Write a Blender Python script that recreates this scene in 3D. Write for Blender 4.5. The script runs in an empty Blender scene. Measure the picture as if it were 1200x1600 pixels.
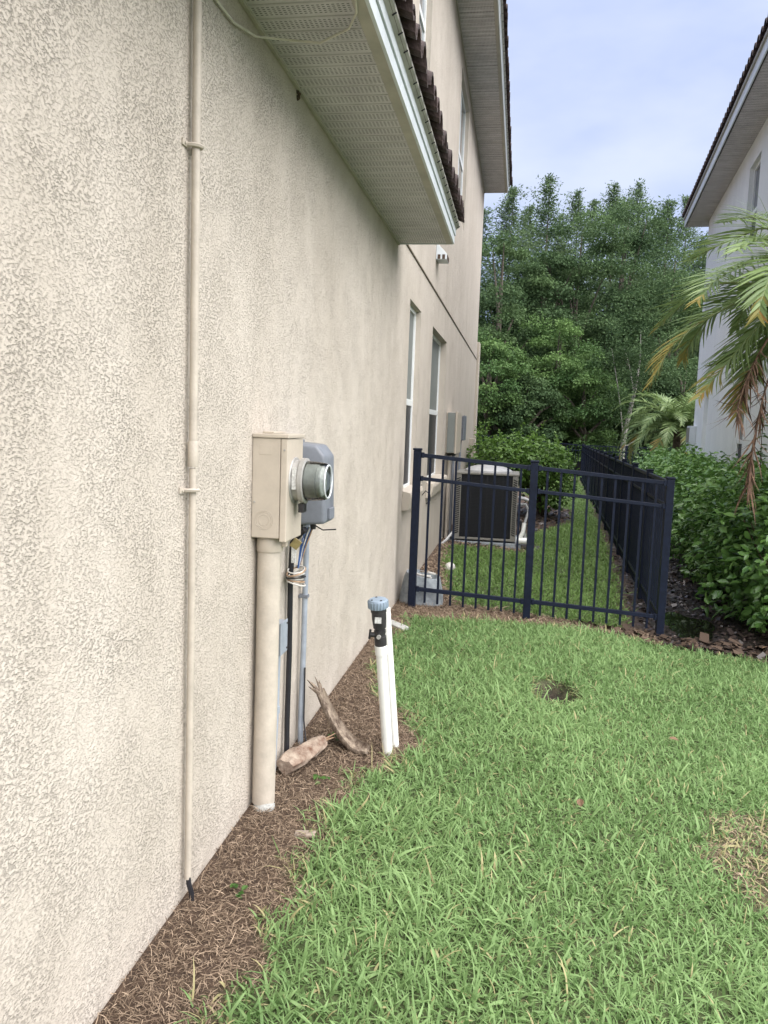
import bpy, bmesh, math, random
import numpy as np
from mathutils import Matrix, Vector
R = math.radians
rng = np.random.default_rng(7)
random.seed(7)
sc = bpy.context.scene
col = sc.collection

# ------------------------------------------------------------------ camera
F = 1250.0                                   # focal length in pixels of the 1200 x 1600 photograph
Yc = np.array([212, 127, F]); Yc = Yc / np.linalg.norm(Yc)
Zc = np.array([.036, 1, -134.632 / F]); Zc = Zc / np.linalg.norm(Zc)
Xc = np.cross(Yc, Zc); Xc = Xc if Xc[0] > 0 else -Xc
MW = np.array([Xc, Yc, Zc])                  # camera (right, up, forward) -> world
CAM = np.array([1.0, 0.0, 1.55])
def ray(px, py): return MW @ np.array([px - 600, 800 - py, F])
def on_x(px, py, x=0.0): d = ray(px, py); return CAM + d * (x - CAM[0]) / d[0]
def on_y(px, py, y): d = ray(px, py); return CAM + d * y / d[1]
def on_z(px, py, z=0.0): d = ray(px, py); return CAM + d * (z - CAM[2]) / d[2]
def to_px(P):
    c = (np.asarray(P) - CAM) @ MW
    return 600 + c[..., 0] / c[..., 2] * F, 800 - c[..., 1] / c[..., 2] * F, c[..., 2]
cam_d = bpy.data.cameras.new('camera'); cam = bpy.data.objects.new('camera', cam_d); col.objects.link(cam)
cam_d.sensor_fit = 'VERTICAL'; cam_d.sensor_height = 36; cam_d.sensor_width = 27; cam_d.lens = F / 1600 * 36
cam_d.clip_start = .05; cam_d.clip_end = 3000
r_, u_, f_ = MW[:, 0], MW[:, 1], MW[:, 2]
cam.matrix_world = Matrix(((r_[0], u_[0], -f_[0], CAM[0]), (r_[1], u_[1], -f_[1], CAM[1]), (r_[2], u_[2], -f_[2], CAM[2]), (0, 0, 0, 1)))
sc.camera = cam

# ------------------------------------------------------------------ sky, sun, exposure
SUN_DIR = Vector((.44, -.30, .85)).normalized()
world = bpy.data.worlds.new('World'); sc.world = world; world.use_nodes = True
wn = world.node_tree; wn.nodes.clear()
w_out = wn.nodes.new('ShaderNodeOutputWorld'); w_bg = wn.nodes.new('ShaderNodeBackground')
sky = wn.nodes.new('ShaderNodeTexSky'); sky.sky_type = 'NISHITA'; sky.sun_disc = False
sky.sun_elevation = math.asin(SUN_DIR.z); sky.sun_rotation = math.atan2(SUN_DIR.x, SUN_DIR.y)
sky.air_density = 1.0; sky.dust_density = 2.0
tc = wn.nodes.new('ShaderNodeTexCoord'); mp = wn.nodes.new('ShaderNodeMapping'); mp.inputs['Scale'].default_value = (1, 1, 2.2)
nz = wn.nodes.new('ShaderNodeTexNoise'); nz.inputs['Scale'].default_value = 2.6; nz.inputs['Detail'].default_value = 5; nz.inputs['Roughness'].default_value = .5
rp = wn.nodes.new('ShaderNodeValToRGB')
rp.color_ramp.elements[0].position = .38; rp.color_ramp.elements[0].color = (1.55, 1.90, 3.0, 1)
rp.color_ramp.elements[1].position = .64; rp.color_ramp.elements[1].color = (2.50, 2.72, 3.38, 1)
mx = wn.nodes.new('ShaderNodeMix'); mx.data_type = 'RGBA'; mx.inputs['Factor'].default_value = .9
wn.links.new(tc.outputs['Generated'], mp.inputs['Vector']); wn.links.new(mp.outputs[0], nz.inputs['Vector'])
wn.links.new(nz.outputs['Fac'], rp.inputs['Fac'])
wn.links.new(sky.outputs[0], mx.inputs['A']); wn.links.new(rp.outputs['Color'], mx.inputs['B'])
wn.links.new(mx.outputs['Result'], w_bg.inputs['Color']); wn.links.new(w_bg.outputs[0], w_out.inputs['Surface'])
w_bg.inputs['Strength'].default_value = .05
sun_d = bpy.data.lights.new('sun', 'SUN'); sun_d.energy = 1.5; sun_d.angle = R(95); sun_d.color = (1, .96, .9)
sun = bpy.data.objects.new('sun', sun_d); col.objects.link(sun); sun.rotation_euler = (-SUN_DIR).to_track_quat('-Z', 'Y').to_euler()
sc.view_settings.view_transform = 'Standard'; sc.view_settings.look = 'None'; sc.view_settings.gamma = 1
sc.view_settings.use_curve_mapping = False; sc.view_settings.exposure = 2.65
sc.render.engine = 'CYCLES'
try:
    sc.cycles.max_bounces = 8; sc.cycles.transparent_max_bounces = 8; sc.cycles.use_denoising = True
except Exception: pass

# ------------------------------------------------------------------ helpers
def lin(r, g, b): return tuple(((c / 255) / 12.92 if c / 255 <= .04045 else ((c / 255 + .055) / 1.055) ** 2.4) for c in (r, g, b)) + (1,)
MATS = {}
def mat(name, c, rough=.6, var=.12, scale=8, bump=0, bscale=60, metal=0, spec=.5, c2=None, streak=None, objrand=0):
    """plain procedural material: base colour broken up by two noises, fine relief"""
    m = bpy.data.materials.new(name); m.use_nodes = True; nt = m.node_tree; P = nt.nodes['Principled BSDF']
    P.inputs['Roughness'].default_value = rough; P.inputs['Metallic'].default_value = metal; P.inputs['Specular IOR Level'].default_value = spec
    t = nt.nodes.new('ShaderNodeTexCoord'); src = t.outputs['Object']
    if streak:
        mp = nt.nodes.new('ShaderNodeMapping'); mp.inputs['Scale'].default_value = streak; nt.links.new(src, mp.inputs[0]); s2 = mp.outputs[0]
    else: s2 = src
    n = nt.nodes.new('ShaderNodeTexNoise'); n.inputs['Scale'].default_value = scale; n.inputs['Detail'].default_value = 5; n.inputs['Roughness'].default_value = .65
    nt.links.new(s2, n.inputs['Vector'])
    r = nt.nodes.new('ShaderNodeValToRGB'); c = tuple(c[:3])
    lo = tuple(max(0, x * (1 - var * 1.6)) for x in c) if c2 is None else tuple(c2[:3])
    hi = tuple(min(1, x * (1 + var)) for x in c)
    r.color_ramp.elements[0].position = .3; r.color_ramp.elements[0].color = lo + (1,)
    r.color_ramp.elements[1].position = .7; r.color_ramp.elements[1].color = hi + (1,)
    nt.links.new(n.outputs['Fac'], r.inputs[0]); outc = r.outputs[0]
    if objrand:
        oi = nt.nodes.new('ShaderNodeObjectInfo'); mr = nt.nodes.new('ShaderNodeMapRange'); mr.inputs['To Min'].default_value = 1 - objrand; mr.inputs['To Max'].default_value = 1 + objrand
        nt.links.new(oi.outputs['Random'], mr.inputs['Value'])
        vm = nt.nodes.new('ShaderNodeVectorMath'); vm.operation = 'SCALE'; nt.links.new(outc, vm.inputs[0]); nt.links.new(mr.outputs[0], vm.inputs['Scale']); outc = vm.outputs[0]
    nt.links.new(outc, P.inputs['Base Color'])
    if bump:
        n2 = nt.nodes.new('ShaderNodeTexNoise'); n2.inputs['Scale'].default_value = bscale; n2.inputs['Detail'].default_value = 4
        nt.links.new(s2 if streak else src, n2.inputs['Vector'])
        b = nt.nodes.new('ShaderNodeBump'); b.inputs['Strength'].default_value = min(1, bump * 2); b.inputs['Distance'].default_value = .01 * bump
        nt.links.new(n2.outputs['Fac'], b.inputs['Height']); nt.links.new(b.outputs[0], P.inputs['Normal'])
    MATS[name] = m; return m
def leafmat(name, c0, c1, rough=.5, trans=.25, spec=.4, c2=None):
    """leaf: colour from the per-face attribute rnd, part of the light goes through"""
    m = bpy.data.materials.new(name); m.use_nodes = True; nt = m.node_tree; P = nt.nodes['Principled BSDF']; out = nt.nodes['Material Output']
    a = nt.nodes.new('ShaderNodeAttribute'); a.attribute_name = 'rnd'
    oi = nt.nodes.new('ShaderNodeObjectInfo'); ad = nt.nodes.new('ShaderNodeMath'); ad.operation = 'MULTIPLY_ADD'; ad.inputs[1].default_value = .3
    nt.links.new(oi.outputs['Random'], ad.inputs[0]); nt.links.new(a.outputs['Fac'], ad.inputs[2])
    r = nt.nodes.new('ShaderNodeValToRGB'); r.color_ramp.elements[0].color = c0 + (1,); r.color_ramp.elements[1].color = c1 + (1,)
    r.color_ramp.elements[0].position = .05; r.color_ramp.elements[1].position = 1.15 if c2 is None else .9
    if c2 is not None:
        e = r.color_ramp.elements.new(1.0); e.color = c2 + (1,)
    nt.links.new(ad.outputs[0], r.inputs[0]); nt.links.new(r.outputs[0], P.inputs['Base Color'])
    P.inputs['Roughness'].default_value = rough; P.inputs['Specular IOR Level'].default_value = spec
    if trans:
        tr = nt.nodes.new('ShaderNodeBsdfTranslucent'); mxs = nt.nodes.new('ShaderNodeMixShader'); mxs.inputs[0].default_value = trans
        nt.links.new(r.outputs[0], tr.inputs['Color']); nt.links.new(P.outputs[0], mxs.inputs[1]); nt.links.new(tr.outputs[0], mxs.inputs[2]); nt.links.new(mxs.outputs[0], out.inputs['Surface'])
    MATS[name] = m; return m

class MB:
    """collects shapes; build() links them as ONE mesh object"""
    def __init__(s): s.v = []; s.f = []
    def add(s, v, f):
        o = len(s.v); s.v += [tuple(map(float, p)) for p in v]; s.f += [tuple(i + o for i in q) for q in f]; return s
    def box(s, x0, x1, y0, y1, z0, z1):
        return s.add([(x0, y0, z0), (x1, y0, z0), (x1, y1, z0), (x0, y1, z0), (x0, y0, z1), (x1, y0, z1), (x1, y1, z1), (x0, y1, z1)],
                     [(0, 3, 2, 1), (4, 5, 6, 7), (0, 1, 5, 4), (1, 2, 6, 5), (2, 3, 7, 6), (3, 0, 4, 7)])
    def bar(s, p0, p1, w, h):
        p0 = Vector(p0); p1 = Vector(p1); d = (p1 - p0).normalized()
        side = d.cross(Vector((0, 0, 1)));  side = side.normalized() if side.length > 1e-4 else Vector((1, 0, 0)); up = side.cross(d)
        v = [p + side * a * w / 2 + up * b * h / 2 for p in (p0, p1) for a, b in ((-1, -1), (1, -1), (1, 1), (-1, 1))]
        return s.add(v, [(0, 1, 2, 3), (7, 6, 5, 4), (0, 4, 5, 1), (1, 5, 6, 2), (2, 6, 7, 3), (3, 7, 4, 0)])
    def tube(s, path, r, n=12, caps=True):
        P = [Vector(p) for p in path]; rs = r if hasattr(r, '__len__') else [r] * len(P); rings = []; prev = None
        for i, p in enumerate(P):
            d = (P[min(i + 1, len(P) - 1)] - P[max(i - 1, 0)]).normalized()
            if prev is None: a = d.orthogonal().normalized()
            else: a = (prev - d * prev.dot(d)).normalized()
            prev = a; b = d.cross(a)
            rings.append([p + (a * math.cos(t) + b * math.sin(t)) * rs[i] for t in [2 * math.pi * k / n for k in range(n)]])
        v = [q for r_ in rings for q in r_]; f = []
        for i in range(len(P) - 1):
            for k in range(n): f.append((i * n + k, i * n + (k + 1) % n, (i + 1) * n + (k + 1) % n, (i + 1) * n + k))
        if caps: f += [tuple(range(n - 1, -1, -1)), tuple((len(P) - 1) * n + k for k in range(n))]
        return s.add(v, f)
    def lathe(s, o, axis, prof, n=24):
        """prof: (distance along axis, radius)"""
        o = Vector(o); d = Vector(axis).normalized(); a = d.orthogonal().normalized(); b = d.cross(a); v = []; f = []
        for h, r in prof:
            v += [o + d * h + (a * math.cos(2 * math.pi * k / n) + b * math.sin(2 * math.pi * k / n)) * r for k in range(n)]
        for i in range(len(prof) - 1):
            for k in range(n): f.append((i * n + k, i * n + (k + 1) % n, (i + 1) * n + (k + 1) % n, (i + 1) * n + k))
        f += [tuple(range(n - 1, -1, -1)), tuple((len(prof) - 1) * n + k for k in range(n))]
        return s.add(v, f)
    def build(s, name, m, parent=None, bevel=0, smooth=False, local=False, seg=2):
        me = bpy.data.meshes.new(name); me.from_pydata(s.v, [], s.f); me.update()
        bm = bmesh.new(); bm.from_mesh(me)
        bmesh.ops.recalc_face_normals(bm, faces=bm.faces)
        if bevel: bmesh.ops.bevel(bm, geom=[e for e in bm.edges if len(e.link_faces) == 2 and e.calc_face_angle(0) > .5], offset=bevel, segments=seg, affect='EDGES', profile=.6)
        if smooth:
            for p in bm.faces: p.smooth = True
            for e in bm.edges:
                if len(e.link_faces) == 2 and e.calc_face_angle(0) > R(40): e.smooth = False
        bm.to_mesh(me); bm.free()
        return link(name, me, m, parent, local)
def link(name, me, m, parent=None, local=False):
    o = bpy.data.objects.new(name, me); col.objects.link(o)
    if m is not None and not me.materials: me.materials.append(MATS[m] if isinstance(m, str) else m)
    if parent: adopt(o, parent, local)
    return o
def root_of(o): return o if o.parent is None else root_of(o.parent)
def adopt(o, parent, local=False):
    o.parent = parent
    if not local:                       # mesh data stands in world space: undo the (translation-only) root
        o.matrix_parent_inverse = Matrix.Translation(-parent.location) if parent.parent is None and parent.type == 'EMPTY' else Matrix.Identity(4)
def tag(o, label=None, cat=None, group=None, kind=None):
    if label: o['label'] = label
    if cat: o['category'] = cat
    if group: o['group'] = group
    if kind: o['kind'] = kind
    return o
def thing(name, label, cat, loc=(0, 0, 0), rz=0, group=None):
    o = bpy.data.objects.new(name, None); col.objects.link(o); o.location = loc; o.rotation_euler = (0, 0, rz); o.empty_display_size = .1
    return tag(o, label, cat, group)
def npmesh(name, V, Fq, rnd=None, smooth=False):
    """mesh from arrays: V (n,3), Fq (m,k) faces of one size"""
    me = bpy.data.meshes.new(name); V = np.asarray(V, np.float32); Fq = np.asarray(Fq, np.int32); m, k = Fq.shape
    me.vertices.add(len(V)); me.vertices.foreach_set('co', V.ravel())
    me.loops.add(m * k); me.loops.foreach_set('vertex_index', Fq.ravel())
    me.polygons.add(m); me.polygons.foreach_set('loop_start', np.arange(0, m * k, k, dtype=np.int32))
    try: me.polygons.foreach_set('loop_total', np.full(m, k, np.int32))
    except Exception: pass
    if smooth: me.polygons.foreach_set('use_smooth', np.ones(m, bool))
    me.update(calc_edges=True)
    if rnd is not None:
        a = me.attributes.new('rnd', 'FLOAT', 'FACE'); a.data.foreach_set('value', np.asarray(rnd, np.float32))
    return me
def unit(a): return a / np.maximum(np.linalg.norm(a, axis=-1, keepdims=True), 1e-9)
def frames(N, D):
    """orthonormal frames: normal N, length direction near D"""
    N = unit(N); L = unit(D - N * (D * N).sum(-1, keepdims=True)); S = np.cross(N, L); return L, S, N
def instance_mesh(name, pv, pf, Ms, rnd=None, smooth=False):
    """one mesh out of copies of a small proto (pv, pf) under 4x4 matrices Ms"""
    pv = np.asarray(pv); pf = np.asarray(pf); n = len(Ms)
    V = np.einsum('nij,vj->nvi', Ms[:, :3, :3], pv) + Ms[:, None, :3, 3]
    Fq = (pf[None] + (np.arange(n) * len(pv))[:, None, None]).reshape(-1, pf.shape[1])
    rr = None if rnd is None else np.repeat(rnd, len(pf))
    return npmesh(name, V.reshape(-1, 3), Fq, rr, smooth)
def mats4(L, S, N, P, sl, ss, sn=None):
    n = len(P); M = np.zeros((n, 4, 4)); sn = sl if sn is None else sn
    M[:, :3, 0] = S * np.reshape(ss, (-1, 1)); M[:, :3, 1] = L * np.reshape(sl, (-1, 1)); M[:, :3, 2] = N * np.reshape(sn, (-1, 1)); M[:, :3, 3] = P; M[:, 3, 3] = 1
    return M
# leaf protos: x across, y along, z normal (unit length)
LEAF4 = (np.array([(0, 0, 0), (.5, .45, .06), (0, 1, 0), (-.5, .45, .06)]), np.array([(0, 1, 2, 3)]))
LEAF6 = (np.array([(0, 0, 0), (.42, .3, .1), (.38, .68, .06), (0, 1, -.1), (-.38, .68, .06), (-.42, .3, .1)]), np.array([(0, 1, 2, 3), (0, 3, 4, 5)]))
BLADE = (np.array([(-.5, 0, 0), (.5, 0, 0), (.5, .4, .05), (-.5, .4, .05), (.36, .75, -.03), (-.36, .75, -.03), (.04, 1, -.2), (-.04, 1, -.2)]), np.array([(0, 1, 2, 3), (3, 2, 4, 5), (5, 4, 6, 7)]))

STRAW = (np.array([(-.5, 0, 0), (.5, 0, 0), (.5, .5, .09), (-.5, .5, .09), (.2, 1, -.05), (-.2, 1, -.05)]), np.array([(0, 1, 2, 3), (3, 2, 4, 5)]))

# ------------------------------------------------------------------ materials
def stucco(name, base, dirt_and_shade, bump=1.0, fine=1.0):
    m = bpy.data.materials.new(name); m.use_nodes = True; nt = m.node_tree; P = nt.nodes['Principled BSDF']; N = nt.nodes.new; Lk = nt.links.new
    P.inputs['Roughness'].default_value = .88; P.inputs['Specular IOR Level'].default_value = .2
    t = N('ShaderNodeTexCoord')
    def noise(sc_, det, rough, vec=None, dist=0):
        n = N('ShaderNodeTexNoise'); n.inputs['Scale'].default_value = sc_; n.inputs['Detail'].default_value = det; n.inputs['Roughness'].default_value = rough; n.inputs['Distortion'].default_value = dist
        Lk(vec or t.outputs['Object'], n.inputs['Vector']); return n.outputs['Fac']
    def ramp(v, a, b, ca=(0, 0, 0, 1), cb=(1, 1, 1, 1)):
        r = N('ShaderNodeValToRGB'); r.color_ramp.elements[0].position = a; r.color_ramp.elements[1].position = b; r.color_ramp.elements[0].color = ca; r.color_ramp.elements[1].color = cb
        Lk(v, r.inputs[0]); return r.outputs[0]
    def math_(op, a, b):
        q = N('ShaderNodeMath'); q.operation = op
        for i, z in enumerate((a, b)):
            if isinstance(z, (int, float)): q.inputs[i].default_value = z
            else: Lk(z, q.inputs[i])
        return q.outputs[0]
    mp = N('ShaderNodeMapping'); mp.inputs['Rotation'].default_value = (R(28), 0, 0); mp.inputs['Scale'].default_value = (1, .75, 1.25); Lk(t.outputs['Object'], mp.inputs[0])
    nA = math_('ADD', math_('MULTIPLY', noise(120 * fine, 4, .66, mp.outputs[0], .1), .8), math_('MULTIPLY', noise(31, 4, .7), .2))
    groove = ramp(nA, .36, .50)                                          # skipped hollows between the trowelled plates
    where = ramp(noise(4.5, 4, .65), .36, .64, (.38, .38, .38, 1))         # thick and thin areas of the coat
    grit = noise(330 * fine, 3, .6); lumps = noise(26, 3, .6)
    h = math_('ADD', math_('ADD', math_('MULTIPLY', groove, where), math_('MULTIPLY', grit, .16)), math_('MULTIPLY', lumps, .8))
    b = N('ShaderNodeBump'); b.inputs['Strength'].default_value = 1; b.inputs['Distance'].default_value = .0046 * bump; Lk(h, b.inputs['Height']); Lk(b.outputs[0], P.inputs['Normal'])
    mp2 = N('ShaderNodeMapping'); mp2.inputs['Scale'].default_value = (1.6, 1.6, .16); Lk(t.outputs['Object'], mp2.inputs[0])
    streaks = ramp(noise(2.2, 5, .6, mp2.outputs[0]), .35, .7)
    blot = ramp(noise(.9, 5, .62), .35, .68)
    pits = math_('SUBTRACT', 1, math_('MULTIPLY', math_('SUBTRACT', 1, ramp(nA, .30, .40)), where))   # shade of the deepest hollows painted in, with some grime
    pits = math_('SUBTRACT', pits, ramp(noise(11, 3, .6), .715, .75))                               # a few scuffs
    c = N('ShaderNodeMix'); c.data_type = 'RGBA'; c.inputs['A'].default_value = dirt_and_shade; c.inputs['B'].default_value = base
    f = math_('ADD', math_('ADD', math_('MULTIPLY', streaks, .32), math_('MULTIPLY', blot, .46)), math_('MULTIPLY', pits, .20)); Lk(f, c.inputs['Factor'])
    Lk(c.outputs['Result'], P.inputs['Base Color']); MATS[name] = m; return m
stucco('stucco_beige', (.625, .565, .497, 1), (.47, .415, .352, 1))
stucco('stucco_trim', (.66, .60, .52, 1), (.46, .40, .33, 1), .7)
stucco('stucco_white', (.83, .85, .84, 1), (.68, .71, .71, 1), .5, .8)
mat('paint_beige', (.50, .445, .375), .55, .10, 12, .25, 90)
mat('meter_beige', (.50, .44, .365), .45, .07, 9, .12, 140)
mat('soffit_trim', (.42, .39, .34), .6, .12, 6, .1)
mat('fascia_white', (.62, .66, .69), .45, .06, 4, .05)
mat('flashing', (.40, .385, .35), .55, .15, 10, .1)
mat('slit_black', (.008, .008, .008), .8, .1)
mat('roof_tile', (.050, .030, .027), .8, .35, 18, .5, 60, c2=(.016, .011, .011), objrand=.25)
mat('roof_slab', (.09, .055, .045), .85, .3, 6, .4)
mat('frame_white', (.78, .80, .80), .4, .05, 8)
mat('shade_cloth', (.20, .215, .205), .5, .05, 3, spec=.15)
mat('fence_black', (.0055, .009, .022), .5, .25, 30, .12, 200, spec=.22)
mat('grey_pvc', (.30, .335, .385), .5, .12, 14, .1)
mat('box_grey', (.18, .195, .225), .5, .12, 9, .15, 160)
mat('cable_black', (.012, .012, .016), .45, .2, 30)
mat('white_pvc', (.80, .80, .77), .35, .05, 6, .05)
mat('valve_black', (.03, .028, .03), .5, .3, 30, .2)
mat('cap_blue', (.23, .29, .36), .5, .10, 20, .1)
mat('label_white', (.62, .62, .60), .6, .25, 90)
mat('steel', (.40, .39, .37), .5, .15, 20, .05, metal=.35)
mat('brass', (.40, .31, .15), .4, .2, 40, metal=.6)
mat('meter_inner', (.40, .40, .39), .5, .15, 25)
mat('wire_blue', (.05, .12, .32), .45, .2, 40)
mat('wire_white', (.62, .60, .56), .5, .15, 40)
mat('wire_tan', (.42, .28, .18), .5, .2, 40)
mat('bark_log', (.36, .25, .16), .85, .5, 22, .8, 50, c2=(.10, .05, .03))
mat('log_pale', (.42, .355, .285), .9, .2, 12, 1.0, 45, c2=(.12, .055, .032))
mat('dead_palm', (.29, .235, .18), .85, .3, 34, 1.0, 60, c2=(.06, .035, .024), streak=(1, 1, .45))
mat('concrete', (.40, .40, .38), .9, .2, 20, .5, 80)
mat('galv', (.30, .33, .35), .6, .3, 14, .3, 60, c2=(.17, .19, .21))
mat('ac_cover', (.22, .21, .185), .5, .08, 12, .05)
mat('ac_coil', (.006, .007, .011), .6, .3, 4, streak=(1, 1, 60))
mat('ac_dome', (.42, .42, .42), .4, .12, 10)
mat('copper', (.015, .016, .02), .6, .2, 20)
mat('trunk', (.10, .085, .065), .95, .4, 10, .8, 30, streak=(3, 3, .8))
mat('trunk_pale', (.42, .40, .36), .9, .35, 8, .5, 30, c2=(.16, .15, .13))
mat('palm_trunk', (.16, .12, .085), .95, .4, 14, 1, 40)
mat('rachis', (.16, .20, .06), .5, .2, 20)
mat('dry_frond', (.13, .075, .045), .85, .5, 30, .3, 60, c2=(.04, .02, .014))
mat('chip_wood', (.33, .27, .22), .9, .3, 30, .4)
mat('stem', (.11, .085, .05), .9, .3, 20, .4)
mat('white_cable', (.62, .58, .50), .5, .1, 20)
mat('nest_mud', (.09, .06, .045), .95, .4, 60, .8)
mat('red_strip', (.22, .03, .025), .6, .2, 20)
mat('stone_white', (.62, .60, .56), .8, .2, 30, .4)
mat('dry_leaf', (.15, .09, .05), .8, .4, 40, .3)
leafmat('blade_green', (.060, .142, .030), (.27, .40, .165), .55, .35, .25, c2=(.42, .38, .20))
leafmat('blade_far', (.068, .145, .028), (.225, .345, .105), .5, .35, .3)
leafmat('thatch', (.060, .036, .024), (.47, .36, .26), .85, .1, .2)
leafmat('chips', (.008, .006, .006), (.06, .042, .036), .38, 0, .6)
leafmat('chips_dry', (.022, .015, .012), (.13, .09, .065), .85, 0, .2)
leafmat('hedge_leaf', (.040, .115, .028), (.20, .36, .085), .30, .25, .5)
leafmat('bush_leaf', (.045, .115, .022), (.18, .31, .065), .45, .3, .4)
leafmat('tree_leaf', (.020, .046, .021), (.105, .168, .068), .65, .3, .15)
leafmat('vine_leaf', (.034, .082, .026), (.135, .225, .070), .6, .3, .2)
leafmat('cypress_leaf', (.055, .098, .046), (.150, .215, .105), .7, .3, .12)
leafmat('palm_green', (.10, .165, .05), (.27, .36, .14), .4, .3, .4)
leafmat('palm_yellow', (.20, .19, .05), (.40, .31, .085), .5, .3, .3)
leafmat('palm_orange', (.32, .17, .045), (.42, .25, .08), .6, .25, .3)
# window glass: dark room behind, mirror of the sky in front
g = mat('glass_dark', (.010, .013, .020), .35, .1, 2, spec=.12)
g = mat('glass_sky', (.10, .12, .15), .03, .1, 2, spec=1.0)
m = bpy.data.materials.new('meter_glass'); m.use_nodes = True; nt = m.node_tree; nt.nodes.clear()
o_ = nt.nodes.new('ShaderNodeOutputMaterial'); tr = nt.nodes.new('ShaderNodeBsdfTransparent'); gl = nt.nodes.new('ShaderNodeBsdfGlossy'); gl.inputs['Roughness'].default_value = .04
lw = nt.nodes.new('ShaderNodeLayerWeight'); lw.inputs['Blend'].default_value = .35; ms = nt.nodes.new('ShaderNodeMixShader'); tr.inputs['Color'].default_value = (.86, .9, .88, 1)
nt.links.new(lw.outputs['Fresnel'], ms.inputs[0]); nt.links.new(tr.outputs[0], ms.inputs[1]); nt.links.new(gl.outputs[0], ms.inputs[2]); nt.links.new(ms.outputs[0], o_.inputs['Surface']); MATS['meter_glass'] = m
# soffit: rows of punched slots
m = bpy.data.materials.new('soffit'); m.use_nodes = True; nt = m.node_tree; P = nt.nodes['Principled BSDF']; N = nt.nodes.new; Lk = nt.links.new
P.inputs['Roughness'].default_value = .55
t = N('ShaderNodeTexCoord'); sp = N('ShaderNodeSeparateXYZ'); Lk(t.outputs['Object'], sp.inputs[0])
def mth(op, a, b=0.0):
    q = N('ShaderNodeMath'); q.operation = op
    for i, z in enumerate((a, b)):
        if isinstance(z, (int, float)): q.inputs[i].default_value = z
        else: Lk(z, q.inputs[i])
    return q.outputs[0]
def inside(v, a, b): return mth('MULTIPLY', mth('GREATER_THAN', v, a), mth('LESS_THAN', v, b))
ux = mth('FRACT', mth('DIVIDE', sp.outputs[0], .0175)); uy = mth('FRACT', mth('DIVIDE', sp.outputs[1], .0122))
st = mth('FRACT', mth('DIVIDE', sp.outputs[1], .095))
slot = mth('MULTIPLY', mth('MULTIPLY', inside(ux, .20, .74), inside(uy, .30, .68)), inside(st, .13, .78))
n = N('ShaderNodeTexNoise'); n.inputs['Scale'].default_value = 5; n.inputs['Detail'].default_value = 6; n.inputs['Roughness'].default_value = .7; Lk(t.outputs['Object'], n.inputs['Vector'])
r = N('ShaderNodeValToRGB'); r.color_ramp.elements[0].position = .3; r.color_ramp.elements[0].color = (.45, .425, .445, 1); r.color_ramp.elements[1].position = .65; r.color_ramp.elements[1].color = (.62, .59, .61, 1); Lk(n.outputs['Fac'], r.inputs[0])
cm = N('ShaderNodeMix'); cm.data_type = 'RGBA'; Lk(slot, cm.inputs['Factor']); Lk(r.outputs[0], cm.inputs['A']); cm.inputs['B'].default_value = (.02, .02, .018, 1)
Lk(cm.outputs['Result'], P.inputs['Base Color']); MATS['soffit'] = m

# ------------------------------------------------------------------ ground
def gz(x, y):
    x = np.asarray(x, float); y = np.asarray(y, float)
    z = -.075 * np.clip(x - .15, 0, 3)
    z = z + .012 * np.sin(2.1 * x + 1.3 * y) * np.sin(1.7 * y) * np.clip(x - .3, 0, 1)
    hx, hy = HOLE
    z = z - .26 * np.exp(-(((x - hx) / .13) ** 2 + ((y - hy) / .19) ** 2) ** 3)
    wx, wy = PUD
    z = z - .035 * np.exp(-(((x - wx) / .28) ** 2 + ((y - wy) / .62) ** 2) ** 2)
    return z
HOLE = (1.312, 5.057); PUD = (2.62, 7.65)
def gpx(px, py):
    z = 0.
    for _ in range(8):
        p = on_z(px, py, z); z = float(-.075 * np.clip(p[0] - .15, 0, 3))
    return p
BED = np.array([gpx(*p)[:2] for p in [(330, 1600), (430, 1450), (462, 1380), (485, 1300), (560, 1215), (650, 1172), (645, 1130), (590, 1090), (582, 1040), (603, 1000), (640, 965)]])
FAR = np.array([gpx(*p)[:2] for p in [(640, 965), (820, 975), (940, 990), (1040, 1010), (1120, 1022), (1200, 1035)]])
SL = .0447                                    # side fence leaves the wall direction by this much per metre
def fence_x(y): return 2.281 + SL * (y - 7.072)
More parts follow.
